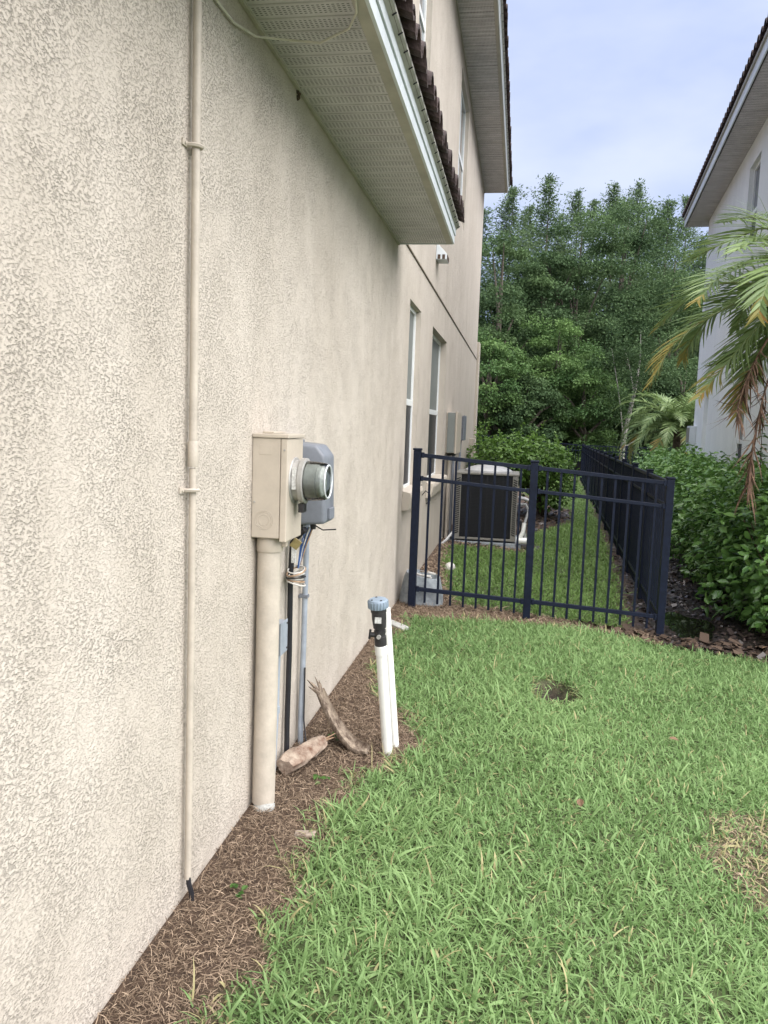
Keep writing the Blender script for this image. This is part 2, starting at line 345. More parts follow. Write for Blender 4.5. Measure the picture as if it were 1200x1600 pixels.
def lawn_w(x, y):
    """1 on the lawn, 0 on beds (soft edge)"""
    x = np.asarray(x, float); y = np.asarray(y, float)
    j = .035 * np.sin(17 * y + 3 * x) + .03 * np.sin(41 * x + 23 * y) + .02 * np.sin(71 * y - 37 * x)
    xb = np.interp(y, np.r_[-3, BED[:, 1]], np.r_[.28, BED[:, 0]])
    yf = np.interp(x, FAR[:, 0], FAR[:, 1])
    w1 = np.clip((x + j - xb) / .10 + .35, 0, 1) * np.clip((yf - y + j) / .09 + .4, 0, 1)
    px_, py_ = 2.16, 3.25                      # worn patch at the right edge
    w1 = w1 * np.clip((((x - px_) / .30) ** 2 + ((y - py_) / .42) ** 2) - .45 + 6 * j, 0.42, 1)
    w1 = w1 * np.clip(((x - HOLE[0]) / .13) ** 2 + ((y - HOLE[1] + .02) / .21) ** 2 - .8 + 3 * j, 0, 1)
    # rear lawn behind the fence
    xl = np.interp(y, [6.9, 7.6, 9.5, 10.6, 10.75, 12.4, 13.5, 15, 16, 18, 19, 21, 30], [.55, .40, .20, .17, 1.12, 1.15, 1.45, 1.95, 2.15, 2.2, 1.6, 1.2, .9])
    xr = np.interp(y, [7, 7.3, 10.9, 18.6, 27.7, 30], [1.9, 2.03, 2.30, 2.75, 3.15, 3.2])
    w2 = np.clip((x + j - xl) / .10 + .4, 0, 1) * np.clip((xr - x + j) / .10 + .4, 0, 1) * np.clip((y - 7.05 + j) / .08, 0, 1) * (y < 30)
    w2 = w2 * np.clip((((x - .75) / .62) ** 2 + ((y - 11.5) / .75) ** 2) * 1.5 - 1, 0, 1)
    w3 = (y > 30.5).astype(float) * (y < 33) * .6
    return np.maximum(np.maximum(w1, w2 * (y > 7)), w3)
def wet_w(x, y):
    x = np.asarray(x, float); y = np.asarray(y, float)
    hole = np.exp(-(((x - HOLE[0]) / .16) ** 2 + ((y - HOLE[1]) / .24) ** 2) ** 2)
    return hole + np.clip((x - np.interp(y, [6.4, 7, 7.3, 10.9, 18.6, 30], [2.2, 2.1, 2.0, 2.3, 2.75, 3.2])) / .25, 0, 1) * (y > 6.55)
gx = np.r_[-400, -150, -60, -25, -10, -4, -1.5, np.arange(-.6, 5.0, .04), 5.5, 7, 10, 16, 28, 60, 150, 400]
gy = np.r_[-200, -60, -20, -8, -3, np.arange(-1, 9, .04), np.arange(9, 32, .25), 34, 38, 46, 60, 90, 160, 300, 900]
GX, GY = np.meshgrid(gx, gy); nx, ny = len(gx), len(gy)
GZ = gz(GX, GY)
idx = np.arange(nx * ny).reshape(ny, nx)
GF = np.stack([idx[:-1, :-1], idx[:-1, 1:], idx[1:, 1:], idx[1:, :-1]], -1).reshape(-1, 4)
me = npmesh('ground', np.stack([GX, GY, GZ], -1).reshape(-1, 3), GF, None, True)
for nm, fn in (('lawn', lawn_w), ('wet', wet_w)):
    a = me.attributes.new(nm, 'FLOAT', 'POINT'); a.data.foreach_set('value', np.asarray(fn(GX, GY), np.float32).ravel())
m = bpy.data.materials.new('ground_soil'); m.use_nodes = True; nt = m.node_tree; P = nt.nodes['Principled BSDF']; N = nt.nodes.new; Lk = nt.links.new
t = N('ShaderNodeTexCoord'); n = N('ShaderNodeTexNoise'); n.inputs['Scale'].default_value = 28; n.inputs['Detail'].default_value = 6; n.inputs['Roughness'].default_value = .75; Lk(t.outputs['Object'], n.inputs['Vector'])
def rmp(c0, c1, a=.3, b=.7):
    r = N('ShaderNodeValToRGB'); r.color_ramp.elements[0].color = c0; r.color_ramp.elements[1].color = c1; r.color_ramp.elements[0].position = a; r.color_ramp.elements[1].position = b; Lk(n.outputs['Fac'], r.inputs[0]); return r.outputs[0]
soil = rmp((.03, .018, .012, 1), (.14, .09, .06, 1)); turf = rmp((.030, .042, .014, 1), (.10, .13, .045, 1)); wet = rmp((.004, .0035, .0035, 1), (.03, .021, .017, 1))
def amix(attr, A, B):
    a = N('ShaderNodeAttribute'); a.attribute_name = attr; x = N('ShaderNodeMix'); x.data_type = 'RGBA'; Lk(a.outputs['Fac'], x.inputs['Factor']); Lk(A, x.inputs['A']); Lk(B, x.inputs['B']); return x.outputs['Result'], a.outputs['Fac']
c1, wf = amix('wet', soil, wet); c2, _ = amix('lawn', c1, turf); Lk(c2, P.inputs['Base Color'])
mr = N('ShaderNodeMapRange'); Lk(wf, mr.inputs['Value']); mr.inputs['To Min'].default_value = .95; mr.inputs['To Max'].default_value = .45; Lk(mr.outputs[0], P.inputs['Roughness'])
b = N('ShaderNodeBump'); b.inputs['Distance'].default_value = .02; Lk(n.outputs['Fac'], b.inputs['Height']); Lk(b.outputs[0], P.inputs['Normal']); MATS['ground_soil'] = m
tag(link('ground', me, 'ground_soil'), 'earth under the lawn and beds', None, None, 'structure')

# puddle of rain water beside the corner of the fence
m = mat('puddle_water', (.006, .006, .005), .03, .2, 4, .05, 30, spec=.6)
pv = [(PUD[0], PUD[1])] ; K = 40
for k in range(K):
    a = 2 * math.pi * k / K; rr = 1 + .14 * math.sin(3 * a + 1) + .10 * math.sin(5 * a)
    pv.append((PUD[0] + .23 * rr * math.cos(a), PUD[1] + .56 * rr * math.sin(a)))
pz = float(-.075 * (PUD[0] - .15)) - .012
me = bpy.data.meshes.new('puddle'); me.from_pydata([(x, y, pz) for x, y in pv], [], [(0, 1 + k, 1 + (k + 1) % K) for k in range(K)])
tag(link('puddle', me, 'puddle_water'), 'dark rain puddle beside the corner fence post', None, None, 'structure')

# ------------------------------------------------------------------ stucco house
house = thing('stucco_house', 'beige stucco two-storey house with low tiled eave filling the left side', 'house', (0, 0, 0))
Y_END, Y_MID, Z1, Z2 = 17.64, 6.30, 2.95, 6.52
OPEN = [dict(y0=7.07, y1=7.86, z0=.96, z1=2.66, sash=1.78, kind='low', d=.06), dict(y0=8.92, y1=10.62, z0=.92, z1=2.66, sash=1.74, kind='low', d=.09),
        dict(y0=6.95, y1=7.78, z0=4.3, z1=6.2, sash=5.2, kind='up'), dict(y0=11.13, y1=12.65, z0=4.55, z1=6.30, sash=5.45, kind='up')]
def wall_with_holes(y0, y1, z0, z1, holes, depth, cell=None):
    ys = sorted({y0, y1, *[h['y0'] for h in holes], *[h['y1'] for h in holes]}); zs = sorted({z0, z1, *[h['z0'] for h in holes], *[h['z1'] for h in holes]})
    mb = MB()
    for a, b in zip(ys, ys[1:]):
        for c, d in zip(zs, zs[1:]):
            if any(h['y0'] <= (a + b) / 2 <= h['y1'] and h['z0'] <= (c + d) / 2 <= h['z1'] for h in holes): continue
            mb.add([(0, a, c), (0, b, c), (0, b, d), (0, a, d)], [(0, 1, 2, 3)])
    for h in holes:
        a, b, c, d = h['y0'], h['y1'], h['z0'], h['z1']
        depth_ = h.get('d', depth); mb.add([(0, a, c), (0, b, c), (0, b, d), (0, a, d), (-depth_, a, c), (-depth_, b, c), (-depth_, b, d), (-depth_, a, d)], [(0, 1, 5, 4), (1, 2, 6, 5), (2, 3, 7, 6), (3, 0, 4, 7)])
    return mb
DEP = .065
wl = wall_with_holes(-4, Y_END, -.3, Z1 + .12, [o for o in OPEN if o['kind'] == 'low'], DEP)
wl2 = wall_with_holes(Y_MID, Y_END, Z1 + .12, Z2 + .1, [o for o in OPEN if o['kind'] == 'up'], DEP); wl.add(wl2.v, wl2.f)
# the other sides of the two blocks
wl.add([(0, Y_MID, Z1 + .12), (-7, Y_MID, Z1 + .12), (-7, Y_MID, Z2 + .1), (0, Y_MID, Z2 + .1)], [(0, 1, 2, 3)])
wl.add([(0, Y_END, -.3), (-7, Y_END, -.3), (-7, Y_END, Z2 + .1), (0, Y_END, Z2 + .1)], [(3, 2, 1, 0)])
wl.add([(0, -4, -.3), (-7, -4, -.3), (-7, -4, Z1 + .12), (0, -4, Z1 + .12)], [(0, 1, 2, 3)])
wl.add([(-7, -4, -.3), (-7, Y_END, -.3), (-7, Y_END, Z2 + .1), (-7, -4, Z2 + .1)], [(0, 1, 2, 3)])
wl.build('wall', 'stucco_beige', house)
# pilaster of the rear porch just past the far corner
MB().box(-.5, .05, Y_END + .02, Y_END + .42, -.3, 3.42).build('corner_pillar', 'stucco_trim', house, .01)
MB().bar((.003, Y_MID + .2, 3.045), (.003, Y_END - .02, 3.045), .012, .016).build('control_joint', 'stem', house)
def window(o, par, x=0.0):
    y0, y1, z0, z1, s = o['y0'], o['y1'], o['z0'], o['z1'], o['sash']; xb = x - o.get('d', DEP); fw = .04
    w = MB().box(xb - .05, xb + .012, y0, y0 + fw, z0, z1).box(xb - .05, xb + .012, y1 - fw, y1, z0, z1).box(xb - .05, xb + .0115, y0 + fw, y1 - fw, z0, z0 + fw).box(xb - .05, xb + .0115, y0 + fw, y1 - fw, z1 - fw, z1).build('window', 'frame_white', par, .003)
    MB().box(xb - .04, xb + .010, y0 + fw + .001, y1 - fw - .001, s - .03, s + .03).build('sash_rail', 'frame_white', w, .003)
    up = 'shade_cloth' if o['kind'] == 'low' else 'glass_sky'; lo = 'glass_dark' if o['kind'] == 'low' else 'glass_sky'
    MB().box(xb - .03, xb - .006, y0 + fw, y1 - fw, s + .03, z1 - fw).build('pane', up, w)
    MB().box(xb - .03, xb - .002, y0 + fw, y1 - fw, z0 + fw, s - .03).build('pane', lo, w)
    if o['kind'] == 'up' and y1 - y0 > 1.2:
        MB().box(xb - .03, xb + .008, (y0 + y1) / 2 - .022, (y0 + y1) / 2 + .022, z0 + fw + .001, s - .031).box(xb - .03, xb + .008, (y0 + y1) / 2 - .022, (y0 + y1) / 2 + .022, s + .031, z1 - fw - .001).build('mullion', 'frame_white', w)
    if o['kind'] == 'low':
        ya, yb = y0 - .05, y1 + .05
        mb = MB().add([(x + .001, ya, z0 - .16), (x + .06, ya, z0 - .15), (x + .085, ya, z0 - .03), (x + .075, ya, z0 + .005), (x + .001, ya, z0 + .02),
                       (x + .001, yb, z0 - .16), (x + .06, yb, z0 - .15), (x + .085, yb, z0 - .03), (x + .075, yb, z0 + .005), (x + .001, yb, z0 + .02)],
                      [(0, 1, 2, 3, 4), (9, 8, 7, 6, 5), (0, 5, 6, 1), (1, 6, 7, 2), (2, 7, 8, 3), (3, 8, 9, 4), (4, 9, 5, 0)])
        mb.box(xb + .0125, x + .0005, y0 + .002, y1 - .002, z0 - .02, z0 + .018).build('sill', 'stucco_trim', w, .006)
for o in OPEN: window(o, house)

# roof tiles: S profile, one proto shared
def tile_mesh(name, p, L, slope, hgt=.062, th=.016):
    prof = []
    for k in range(15):
        t = k / 14
        if t <= .64: a = math.pi * t / .64; prof.append((p * .32 - p * .34 * math.cos(a), hgt * math.sin(a)))
        else: a = math.pi * (t - .64) / .36; prof.append((p * (.66 + (t - .64) / .36 * .36), -hgt * .22 * math.sin(a)))
    up = [(y, z + th / 2) for y, z in prof]; dn = [(y, z - th / 2) for y, z in prof]; n = len(prof); v = []; f = []
    for e in (0, 1):
        x = -L * e * math.cos(slope); dz = L * e * math.sin(slope)
        v += [(x, y, z + dz) for y, z in up + dn]
    for k in range(n - 1):
        f += [(k, k + 1, 2 * n + k + 1, 2 * n + k), (n + k + 1, n + k, 3 * n + k, 3 * n + k + 1), (k + 1, k, n + k, n + k + 1), (2 * n + k, 2 * n + k + 1, 3 * n + k + 1, 3 * n + k)]
    f += [(0, 2 * n, 3 * n, n), (n - 1, 2 * n - 1, 4 * n - 1, 3 * n - 1)]
    mb = MB().add(v, f); me = bpy.data.meshes.new(name); me.from_pydata(mb.v, [], mb.f)
    bm = bmesh.new(); bm.from_mesh(me); bmesh.ops.recalc_face_normals(bm, faces=bm.faces)
    for q in bm.faces: q.smooth = True
    for e in bm.edges:
        if len(e.link_faces) == 2 and e.calc_face_angle(0) > R(45): e.smooth = False
    bm.to_mesh(me); bm.free(); me.materials.append(MATS['roof_tile']); return me
def eave(par, y0, y1, z, ov, slope, period, depth_back, local=False, slits=True, strip=.095, end_over=0, names=True, xoff=0.0):
    """soffit panels, fascia, flashing, tile row and roof slab along x = 0"""
    pw = strip * 3; k = 0; y = math.floor(y0 / pw) * pw
    while y < y1 - .01:
        a, b = max(y, y0), min(y + pw, y1); mb = MB(); g = .006
        for q in range(3):
            c, d = max(a, y + q * strip), min(b, y + (q + 1) * strip)
            if d - c < .012: continue
            mb.add([(xoff + .002, c, z + .012), (xoff + .002, c + g, z), (xoff + .002, d - g, z), (xoff + .002, d, z + .012), (ov - .03, c, z + .012), (ov - .03, c + g, z), (ov - .03, d - g, z), (ov - .03, d, z + .012)],
                   [(0, 1, 5, 4), (1, 2, 6, 5), (2, 3, 7, 6), (0, 4, 7, 3), (0, 3, 2, 1), (4, 5, 6, 7)])
        mb.build('soffit_panel', 'soffit', par, local=local); y += pw
    MB().box(xoff + .002, xoff + .016, y0, y1, z - .012, z - .0005).build('soffit_channel', 'soffit_trim', par, local=local)
    MB().box(ov - .045, ov - .001, y0, y1 + end_over, z - .004, z + .02).build('fascia_return', 'soffit_trim', par, local=local)
    fa = MB().box(ov, ov + .014, y0, y1 + end_over, z - .006, z + .052).box(ov + .002, ov + .022, y0, y1 + end_over, z + .0555, z + .105).build('fascia', 'fascia_white', par, .002, local=local)
    MB().box(-.3, ov - .002, y1 + .001, y1 + .02, z - .004, z + .12).build('eave_end', 'fascia_white', par, local=local)
    fl = MB().add([(ov + .023, y0, z + .10), (ov + .05, y0, z + .118), (ov + .05, y0, z + .135), (ov + .0, y0, z + .15), (ov + .023, y1, z + .10), (ov + .05, y1, z + .118), (ov + .05, y1, z + .135), (ov + .0, y1, z + .15)],
                  [(0, 1, 5, 4), (1, 2, 6, 5), (2, 3, 7, 6), (3, 0, 4, 7), (0, 3, 2, 1), (4, 5, 6, 7)]).build('drip_edge', 'flashing', par, local=local)
    if slits:
        mb = MB(); yy = y0 + .03
        while yy < y1: mb.bar((ov + .036, yy, z + .1045), (ov + .0515, yy + .006, z + .1165), .004, .005); yy += period
        tag(mb.build('weep_slit', 'slit_black', par, local=local), kind='stuff')
    tm = tile_mesh('roof_tile', period, .42, slope); yy = y0; i = 0
    while yy < y1 - period * .5:
        o = bpy.data.objects.new('roof_tile', tm); col.objects.link(o); adopt(o, par, True)
        o.location = (ov + .095 + random.uniform(-.008, .008), yy, z + .152 + random.uniform(-.004, .004)); o.rotation_euler = (random.uniform(-.02, .02), random.uniform(-.02, .02), random.uniform(-.02, .02)); yy += period
    return dict(ov=ov, z=z)
eave(house, -1.0, 6.275, Z1, .42, R(22), .15, 4)
eave(house, 6.05, Y_END - .03, Z2, .48, R(22), .2, 4, strip=.12)
t22 = math.tan(R(22))
MB().add([(.46, -4.2, 3.10), (.46, 6.27, 3.10), (-6.5, 6.27, 3.10 + 6.96 * t22), (-6.5, -4.2, 3.10 + 6.96 * t22), (.46, -4.2, 3.06), (.46, 6.27, 3.06), (-6.5, 6.27, 3.06 + 6.96 * t22), (-6.5, -4.2, 3.06 + 6.96 * t22)],
         [(0, 1, 2, 3), (7, 6, 5, 4), (0, 4, 5, 1), (1, 5, 6, 2), (2, 6, 7, 3), (3, 7, 4, 0)]).build('roof', 'roof_slab', house)
MB().add([(.52, 5.8, Z2 + .15), (.52, Y_END - .02, Z2 + .15), (-3.5, Y_END - .02, Z2 + .15 + 4.02 * t22), (-3.5, 5.8, Z2 + .15 + 4.02 * t22), (-7.5, 5.8, Z2 + .15), (-7.5, Y_END - .02, Z2 + .15)],
         [(0, 1, 2, 3), (3, 2, 5, 4), (0, 3, 4), (1, 5, 2), (0, 4, 5, 1)]).build('roof', 'roof_slab', house)

# ------------------------------------------------------------------ things on the wall
# painted conduit
cd = thing('wall_conduit', 'thin beige painted conduit running full height of the near stucco wall', 'conduit', (.02, 2.31, .07))
MB().tube([(.021, 2.316, 1.40), (.021, 2.316, .9), (.020, 2.312, .075)], .0108, 14).build('pipe', 'paint_beige', cd, smooth=True)
MB().tube([(.023, 2.312, 3.2), (.023, 2.312, 1.47)], .0125, 14).build('pipe', 'paint_beige', cd, smooth=True)
MB().lathe((.0225, 2.314, 1.405), (0, 0, 1), [(0, .0145), (.003, .0155), (.075, .016), (.078, .0145)], 16).build('coupling', 'paint_beige', cd, smooth=True)
for z in (1.334, 2.342):
    s_ = MB().tube([(.002, 2.312 - .022, z), (.02, 2.312 - .0212, z), (.036, 2.312 - .012, z), (.041, 2.312, z), (.036, 2.312 + .012, z), (.02, 2.312 + .0212, z), (.002, 2.312 + .022, z)], .0065, 6).build('strap', 'paint_beige', cd, smooth=True)
    MB().box(.0005, .006, 2.312 - .052, 2.312 - .02, z - .009, z + .009).lathe((.006, 2.312 - .037, z), (1, 0, 0), [(0, .006), (.004, .005)], 8).build('strap_ear', 'paint_beige', s_, .001)
MB().tube([(.021, 2.312, .10), (.024, 2.31, .06), (.036, 2.306, .03), (.038, 2.305, -.03)], .0085, 8).build('cable', 'cable_black', cd, smooth=True)

# electric meter with its riser
em = thing('electric_meter', 'beige electric meter box with round glass meter on a thick riser pipe', 'meter', (.06, 3.03, 0))
y0, y1, zb, zt = 2.93, 3.145, 1.105, 1.505
bx_ = MB().box(.001, .112, y0, y1, zb, zt - .016).build('meter_box', 'meter_beige', em, .004)
MB().box(.114, .140, y0 - .003, y1 + .003, zb - .012, zt - .018).build('box_cover', 'meter_beige', em, .004)
MB().box(.001, .145, y0 - .007, y1 + .007, zt - .0155, zt).build('box_lid', 'meter_beige', em, .004)
MB().box(.03, .075, y0 + .03, y1 - .03, zt + .0005, zt + .008).build('hub_plate', 'meter_beige', em, .002)
for rr in (.021, .030, .036):
    MB().tube([(.052 + rr * math.cos(a), y0 - .0004, 1.175 + rr * math.sin(a)) for a in np.linspace(0, 2 * math.pi, 29)], .0011, 5).build('knockout_ring', 'meter_beige', bx_)
MB().box(.03, .078, y0 - .0012, y0 - .0002, 1.425, 1.462).build('embossed_plate', 'meter_beige', bx_, .0004)
for x, z in ((.012, 1.243), (.1285, 1.445)): MB().lathe((x, y0 - .0035 if x > .1 else y0, z), (0, -1, 0), [(0, .004), (.003, .0035)], 8).build('screw', 'steel', bx_)
yc, zc = 3.04, 1.325
MB().lathe((.1405, yc, zc), (1, 0, 0), [(0, .092), (.004, .090), (.006, .080), (.028, .079)], 36).build('meter_ring', 'steel', em, smooth=True)
MB().lathe((.168, yc, zc), (1, 0, 0), [(0, .086), (.003, .089), (.019, .089), (.022, .084)], 36).build('locking_band', 'steel', em, smooth=True)
gl_ = MB().lathe((.190, yc, zc), (1, 0, 0), [(0, .078), (.03, .077), (.060, .074), (.076, .071), (.083, .066), (.085, .058)], 36).build('glass_cover', 'meter_glass', em, smooth=True)
MB().lathe((.190, yc, zc), (1, 0, 0), [(0, .066), (.045, .066), (.047, .060), (.062, .060)], 30).build('meter_body', 'meter_inner', em, smooth=True)
MB().lathe((.2525, yc, zc), (1, 0, 0), [(0, .055), (.002, .055)], 30).build('dial_face', 'label_white', em)
MB().tube([(.274, yc + .064 * math.cos(a), zc + .064 * math.sin(a)) for a in np.linspace(0, 2 * math.pi, 37)], .0035, 6, False).build('glass_rim', 'fascia_white', gl_, smooth=True)
MB().box(.150, .167, yc - .0815, yc - .0795, zc - .03, zc + .055).build('meter_label', 'label_white', em)
MB().box(.160, .182, yc - .02, yc + .03, zc - .125, zc - .0895).build('band_latch', 'valve_black', em, .003)
MB().lathe((.055, 3.0, 1.045), (0, 0, 1), [(0, .050), (.004, .0515), (.055, .0515), (.06, .048)], 24).build('hub', 'meter_beige', em, smooth=True)
MB().tube([(.053, 3.0, 1.05), (.053, 3.0, .5), (.055, 2.985, .02)], .0455, 24).build('riser_pipe', 'paint_beige', em, smooth=True)
MB().lathe((.062, 2.975, -.02), (0, 0, 1), [(0, .046), (.03, .044), (.055, .030)], 14).build('pipe_foot', 'concrete', em, smooth=True)
MB().box(.105, .125, y0 + .06, y0 + .085, 1.065, 1.092).build('drain_plug', 'meter_beige', em, .003)
tg = MB().box(-.018, .018, -.004, .004, -.02, .02).build('seal_tag', 'brass', em, .002, local=True)
tg.location = Vector((.135, 3.09, 1.065)) - em.location; tg.rotation_euler = (.2, .6, .5)

# grey telephone box with its conduit
tb = thing('telephone_box', 'grey plastic utility box with rounded cover behind the electric meter', 'utility box', (.05, 3.46, 1.05))
MB().box(.001, .03, 3.33, 3.58, 1.095, 1.475).build('back_plate', 'box_grey', tb, .004)
MB().add([(.03, 3.345, 1.105), (.185, 3.36, 1.115), (.178, 3.36, 1.41), (.14, 3.36, 1.458), (.03, 3.345, 1.466), (.03, 3.565, 1.105), (.185, 3.55, 1.115), (.178, 3.55, 1.41), (.14, 3.55, 1.458), (.03, 3.565, 1.466)],
         [(0, 1, 2, 3, 4), (9, 8, 7, 6, 5), (0, 5, 6, 1), (1, 6, 7, 2), (2, 7, 8, 3), (3, 8, 9, 4), (4, 9, 5, 0)]).build('cover', 'box_grey', tb, .016, smooth=True, seg=3)
MB().box(.1855, .197, 3.42, 3.50, 1.13, 1.18).build('latch', 'box_grey', tb, .003)
for x in (.06, .12): MB().lathe((x, 3.42, 1.104), (0, 0, -1), [(0, .014), (.02, .012)], 10).build('grommet', 'valve_black', tb)
MB().tube([(.13, 3.42, 1.10), (.17, 3.40, 1.085), (.23, 3.395, 1.092)], .003, 6).build('strap_end', 'cable_black', tb)
gcd = thing('grey_conduit', 'slim grey plastic conduit dropping from the grey utility box to the ground', 'conduit', (.03, 3.63, 0))
MB().tube([(.03, 3.655, 1.075), (.028, 3.655, .5), (.024, 3.65, .10), (.03, 3.64, -.04)], .0135, 12).build('pipe', 'grey_pvc', gcd, smooth=True)
MB().lathe((.03, 3.655, 1.07), (0, 0, -1), [(0, .022), (.03, .022), (.045, .019), (.06, .0165)], 14).build('adapter', 'grey_pvc', gcd, smooth=True)
MB().box(.001, .046, 3.6375, 3.6725, .72, .735).build('clip', 'box_grey', gcd, .001)
MB().box(.012, .05, 3.63, 3.68, 1.075, 1.13).build('fitting', 'grey_pvc', gcd, .004)
MB().tube([(.042, 3.64, .38), (.044, 3.635, .12), (.06, 3.62, .03), (.09, 3.60, -.01)], .004, 6).build('ground_wire', 'cable_black', gcd, smooth=True)
# black cable with coiled wires
bc = thing('black_cable', 'thick black service cable hanging down the wall between two pipes', 'cable', (.02, 3.42, 0))
MB().tube([(.10, 3.36, 1.09), (.03, 3.41, 1.02), (.022, 3.42, .86), (.022, 3.43, .5), (.022, 3.42, .2), (.03, 3.40, -.03)], .0125, 10).build('sheath', 'cable_black', bc, smooth=True)
MB().box(.03, .05, 3.395, 3.408, .93, 1.0).build('cable_tag', 'label_white', bc, .001)
for q in range(5):
    z = 1.09
    MB().tube([(.085 + .008 * q, 3.43 + .012 * (q % 2), 1.09), (.06 + .006 * q, 3.44, 1.0), (.05, 3.44 + .004 * q, .9)], .0034, 6).build('wire', ['wire_blue', 'wire_blue', 'wire_white', 'wire_blue', 'wire_tan'][q], bc, smooth=True)
wc = thing('wire_coil', 'small coil of white and tan wire looped round the black cable', 'wire coil', (.04, 3.42, .85))
for q in range(8):
    r0 = .036 + .005 * math.sin(q * 2.1); z = .90 - .0085 * q; tl = .25 + .12 * math.sin(q)
    MB().tube([(.052 + r0 * math.cos(a), 3.405 + r0 * 1.35 * math.sin(a), z + tl * r0 * math.sin(a + .6 * q)) for a in np.linspace(0, 2 * math.pi, 25)], .0036, 6, False).build('loop', ['wire_white', 'wire_tan', 'wire_white', 'wire_white', 'cable_black', 'wire_white', 'wire_tan', 'wire_white'][q], wc, smooth=True)
jb = thing('junction_box', 'little pale grey junction box low on the wall behind the thick riser', 'junction box', (.02, 3.29, .55))
MB().box(.001, .032, 3.245, 3.335, .553, .688).build('body', 'grey_pvc', jb, .003)
MB().box(.0325, .038, 3.24, 3.34, .549, .692).build('lid', 'grey_pvc', jb, .002)
for z in (.565, .676): MB().lathe((.0382, 3.325, z), (1, 0, 0), [(0, .005), (.003, .004)], 8).build('screw', 'valve_black', jb)
MB().tube([(.018, 3.275, .553), (.018, 3.27, .3), (.03, 3.2, .06), (.04, 3.14, -.03)], .0095, 10).build('pipe', 'grey_pvc', jb, smooth=True)
MB().lathe((.0185, 3.27, .315), (0, 0, -1), [(0, .0125), (.03, .0125)], 10).build('coupling', 'grey_pvc', jb)
# white cable drooping from the wall to the eave
a0 = on_x(338, 0, .01); a1 = on_x(400, 57, .02); pts = [on_x(332, -12, .006), a0, on_x(365, 35, .012), a1, on_z(455, 63, Z1 - .035), on_z(500, 67, Z1 - .05), on_z(545, 45, Z1 - .03), on_z(557, 20, Z1 - .015), on_z(555, -15, Z1 - .012)]
wcb = MB().tube(pts, .0042, 6).build('white_cable', 'white_cable', smooth=True)
tag(wcb, 'loose thin white cable drooping from the wall across the low eave', 'cable')
# mud nest under the eave
p = on_x(465, 145); mb = MB()
for q in range(6):
    s_ = .010 + .006 * random.random(); c_ = (p[0] + .006, p[1] + random.uniform(-.012, .012), p[2] + random.uniform(-.03, .03)); mb.lathe((c_[0] - .008, c_[1], c_[2]), (1, .2, .1), [(0, s_), (s_ * .6, s_ * .9), (s_ * 1.2, s_ * .4)], 8)
tag(mb.build('mud_nest', 'nest_mud', smooth=True), 'small dark mud nest stuck on the wall under the low eave', 'nest')
# small hooded wall vent
p = on_x(683, 400); vt = thing('vent_hood', 'small louvred vent hood high on the far stucco wall', 'vent', (0, p[1], p[2]))
MB().add([(.002, p[1] - .12, p[2] + .12), (.002, p[1] + .12, p[2] + .12), (.12, p[1] + .12, p[2] + .0), (.12, p[1] - .12, p[2] + .0), (.002, p[1] - .12, p[2] - .06), (.002, p[1] + .12, p[2] - .06), (.12, p[1] + .12, p[2] - .06), (.12, p[1] - .12, p[2] - .06)],
         [(0, 1, 2, 3), (0, 4, 5, 1), (3, 2, 6, 7), (0, 3, 7, 4), (1, 5, 6, 2), (4, 7, 6, 5)]).build('hood', 'fascia_white', vt, .004)
for k in range(5): MB().box(.1205, .125, p[1] - .11 + .046 * k, p[1] - .085 + .046 * k, p[2] - .055, p[2] - .008).build('louver', 'nest_mud', vt)
for k in range(2): MB().box(.02 + .05 * k, .05 + .05 * k, p[1] - .1245, p[1] - .1205, p[2] - .055, p[2] - .008).build('louver', 'nest_mud', vt)
# service boxes past the windows
pn = thing('electrical_panel', 'tall pale green-grey electrical panel on the far wall beyond the windows', 'electrical panel', (.05, 11.3, .8))
MB().box(.001, .125, 11.06, 11.9, 1.21, 1.77).build('cabinet', 'paint_beige', pn, .006); MB().box(.127, .15, 11.05, 11.91, 1.2, 1.78).build('door', 'meter_beige', pn, .006)
MB().box(.02, .12, 11.04, 11.0585, 1.215, 1.765).build('side_cover', 'shade_cloth', pn, .003)
for x in (.045, .1): MB().tube([(x, 11.25, 1.215), (x, 11.25, -.05)], .022, 10).build('pipe', 'box_grey' if x > .06 else 'paint_beige', pn, smooth=True); MB().lathe((x, 11.25, 1.208), (0, 0, -1), [(0, .036), (.04, .034)], 10).build('connector', 'valve_black', pn)
dbx = thing('disconnect_box', 'small dark grey switch box right of the tall panel', 'switch box', (.05, 13.3, 1.3))
MB().box(.001, .10, 12.9, 13.5, 1.37, 1.75).build('case', 'box_grey', dbx, .006); MB().box(.102, .115, 12.88, 13.52, 1.36, 1.76).build('cover', 'box_grey', dbx, .005)
MB().lathe((.05, 13.2, 1.368), (0, 0, -1), [(0, .03), (.04, .02), (1.38, .02)], 10).build('pipe', 'grey_pvc', dbx, smooth=True)
ob = thing('outlet_box', 'small tan outlet box on a thin pipe near the far house corner', 'outlet box', (.03, 16.4, 0))
MB().box(.001, .09, 16.3, 16.55, 1.15, 1.36).build('box', 'paint_beige', ob, .006); MB().lathe((.04, 16.42, 1.148), (0, 0, -1), [(0, .022), (1.3, .02)], 10).build('pipe', 'paint_beige', ob, smooth=True)
hk = MB().tube([(.002, 8.45, .82), (.05, 8.44, .88), (.10, 8.43, .84), (.10, 8.43, .78), (.06, 8.44, .74)], .006, 6).build('wall_hook', 'cable_black', smooth=True)
tag(hk, 'thin black wire hook on the wall behind the fence end post', 'hook')

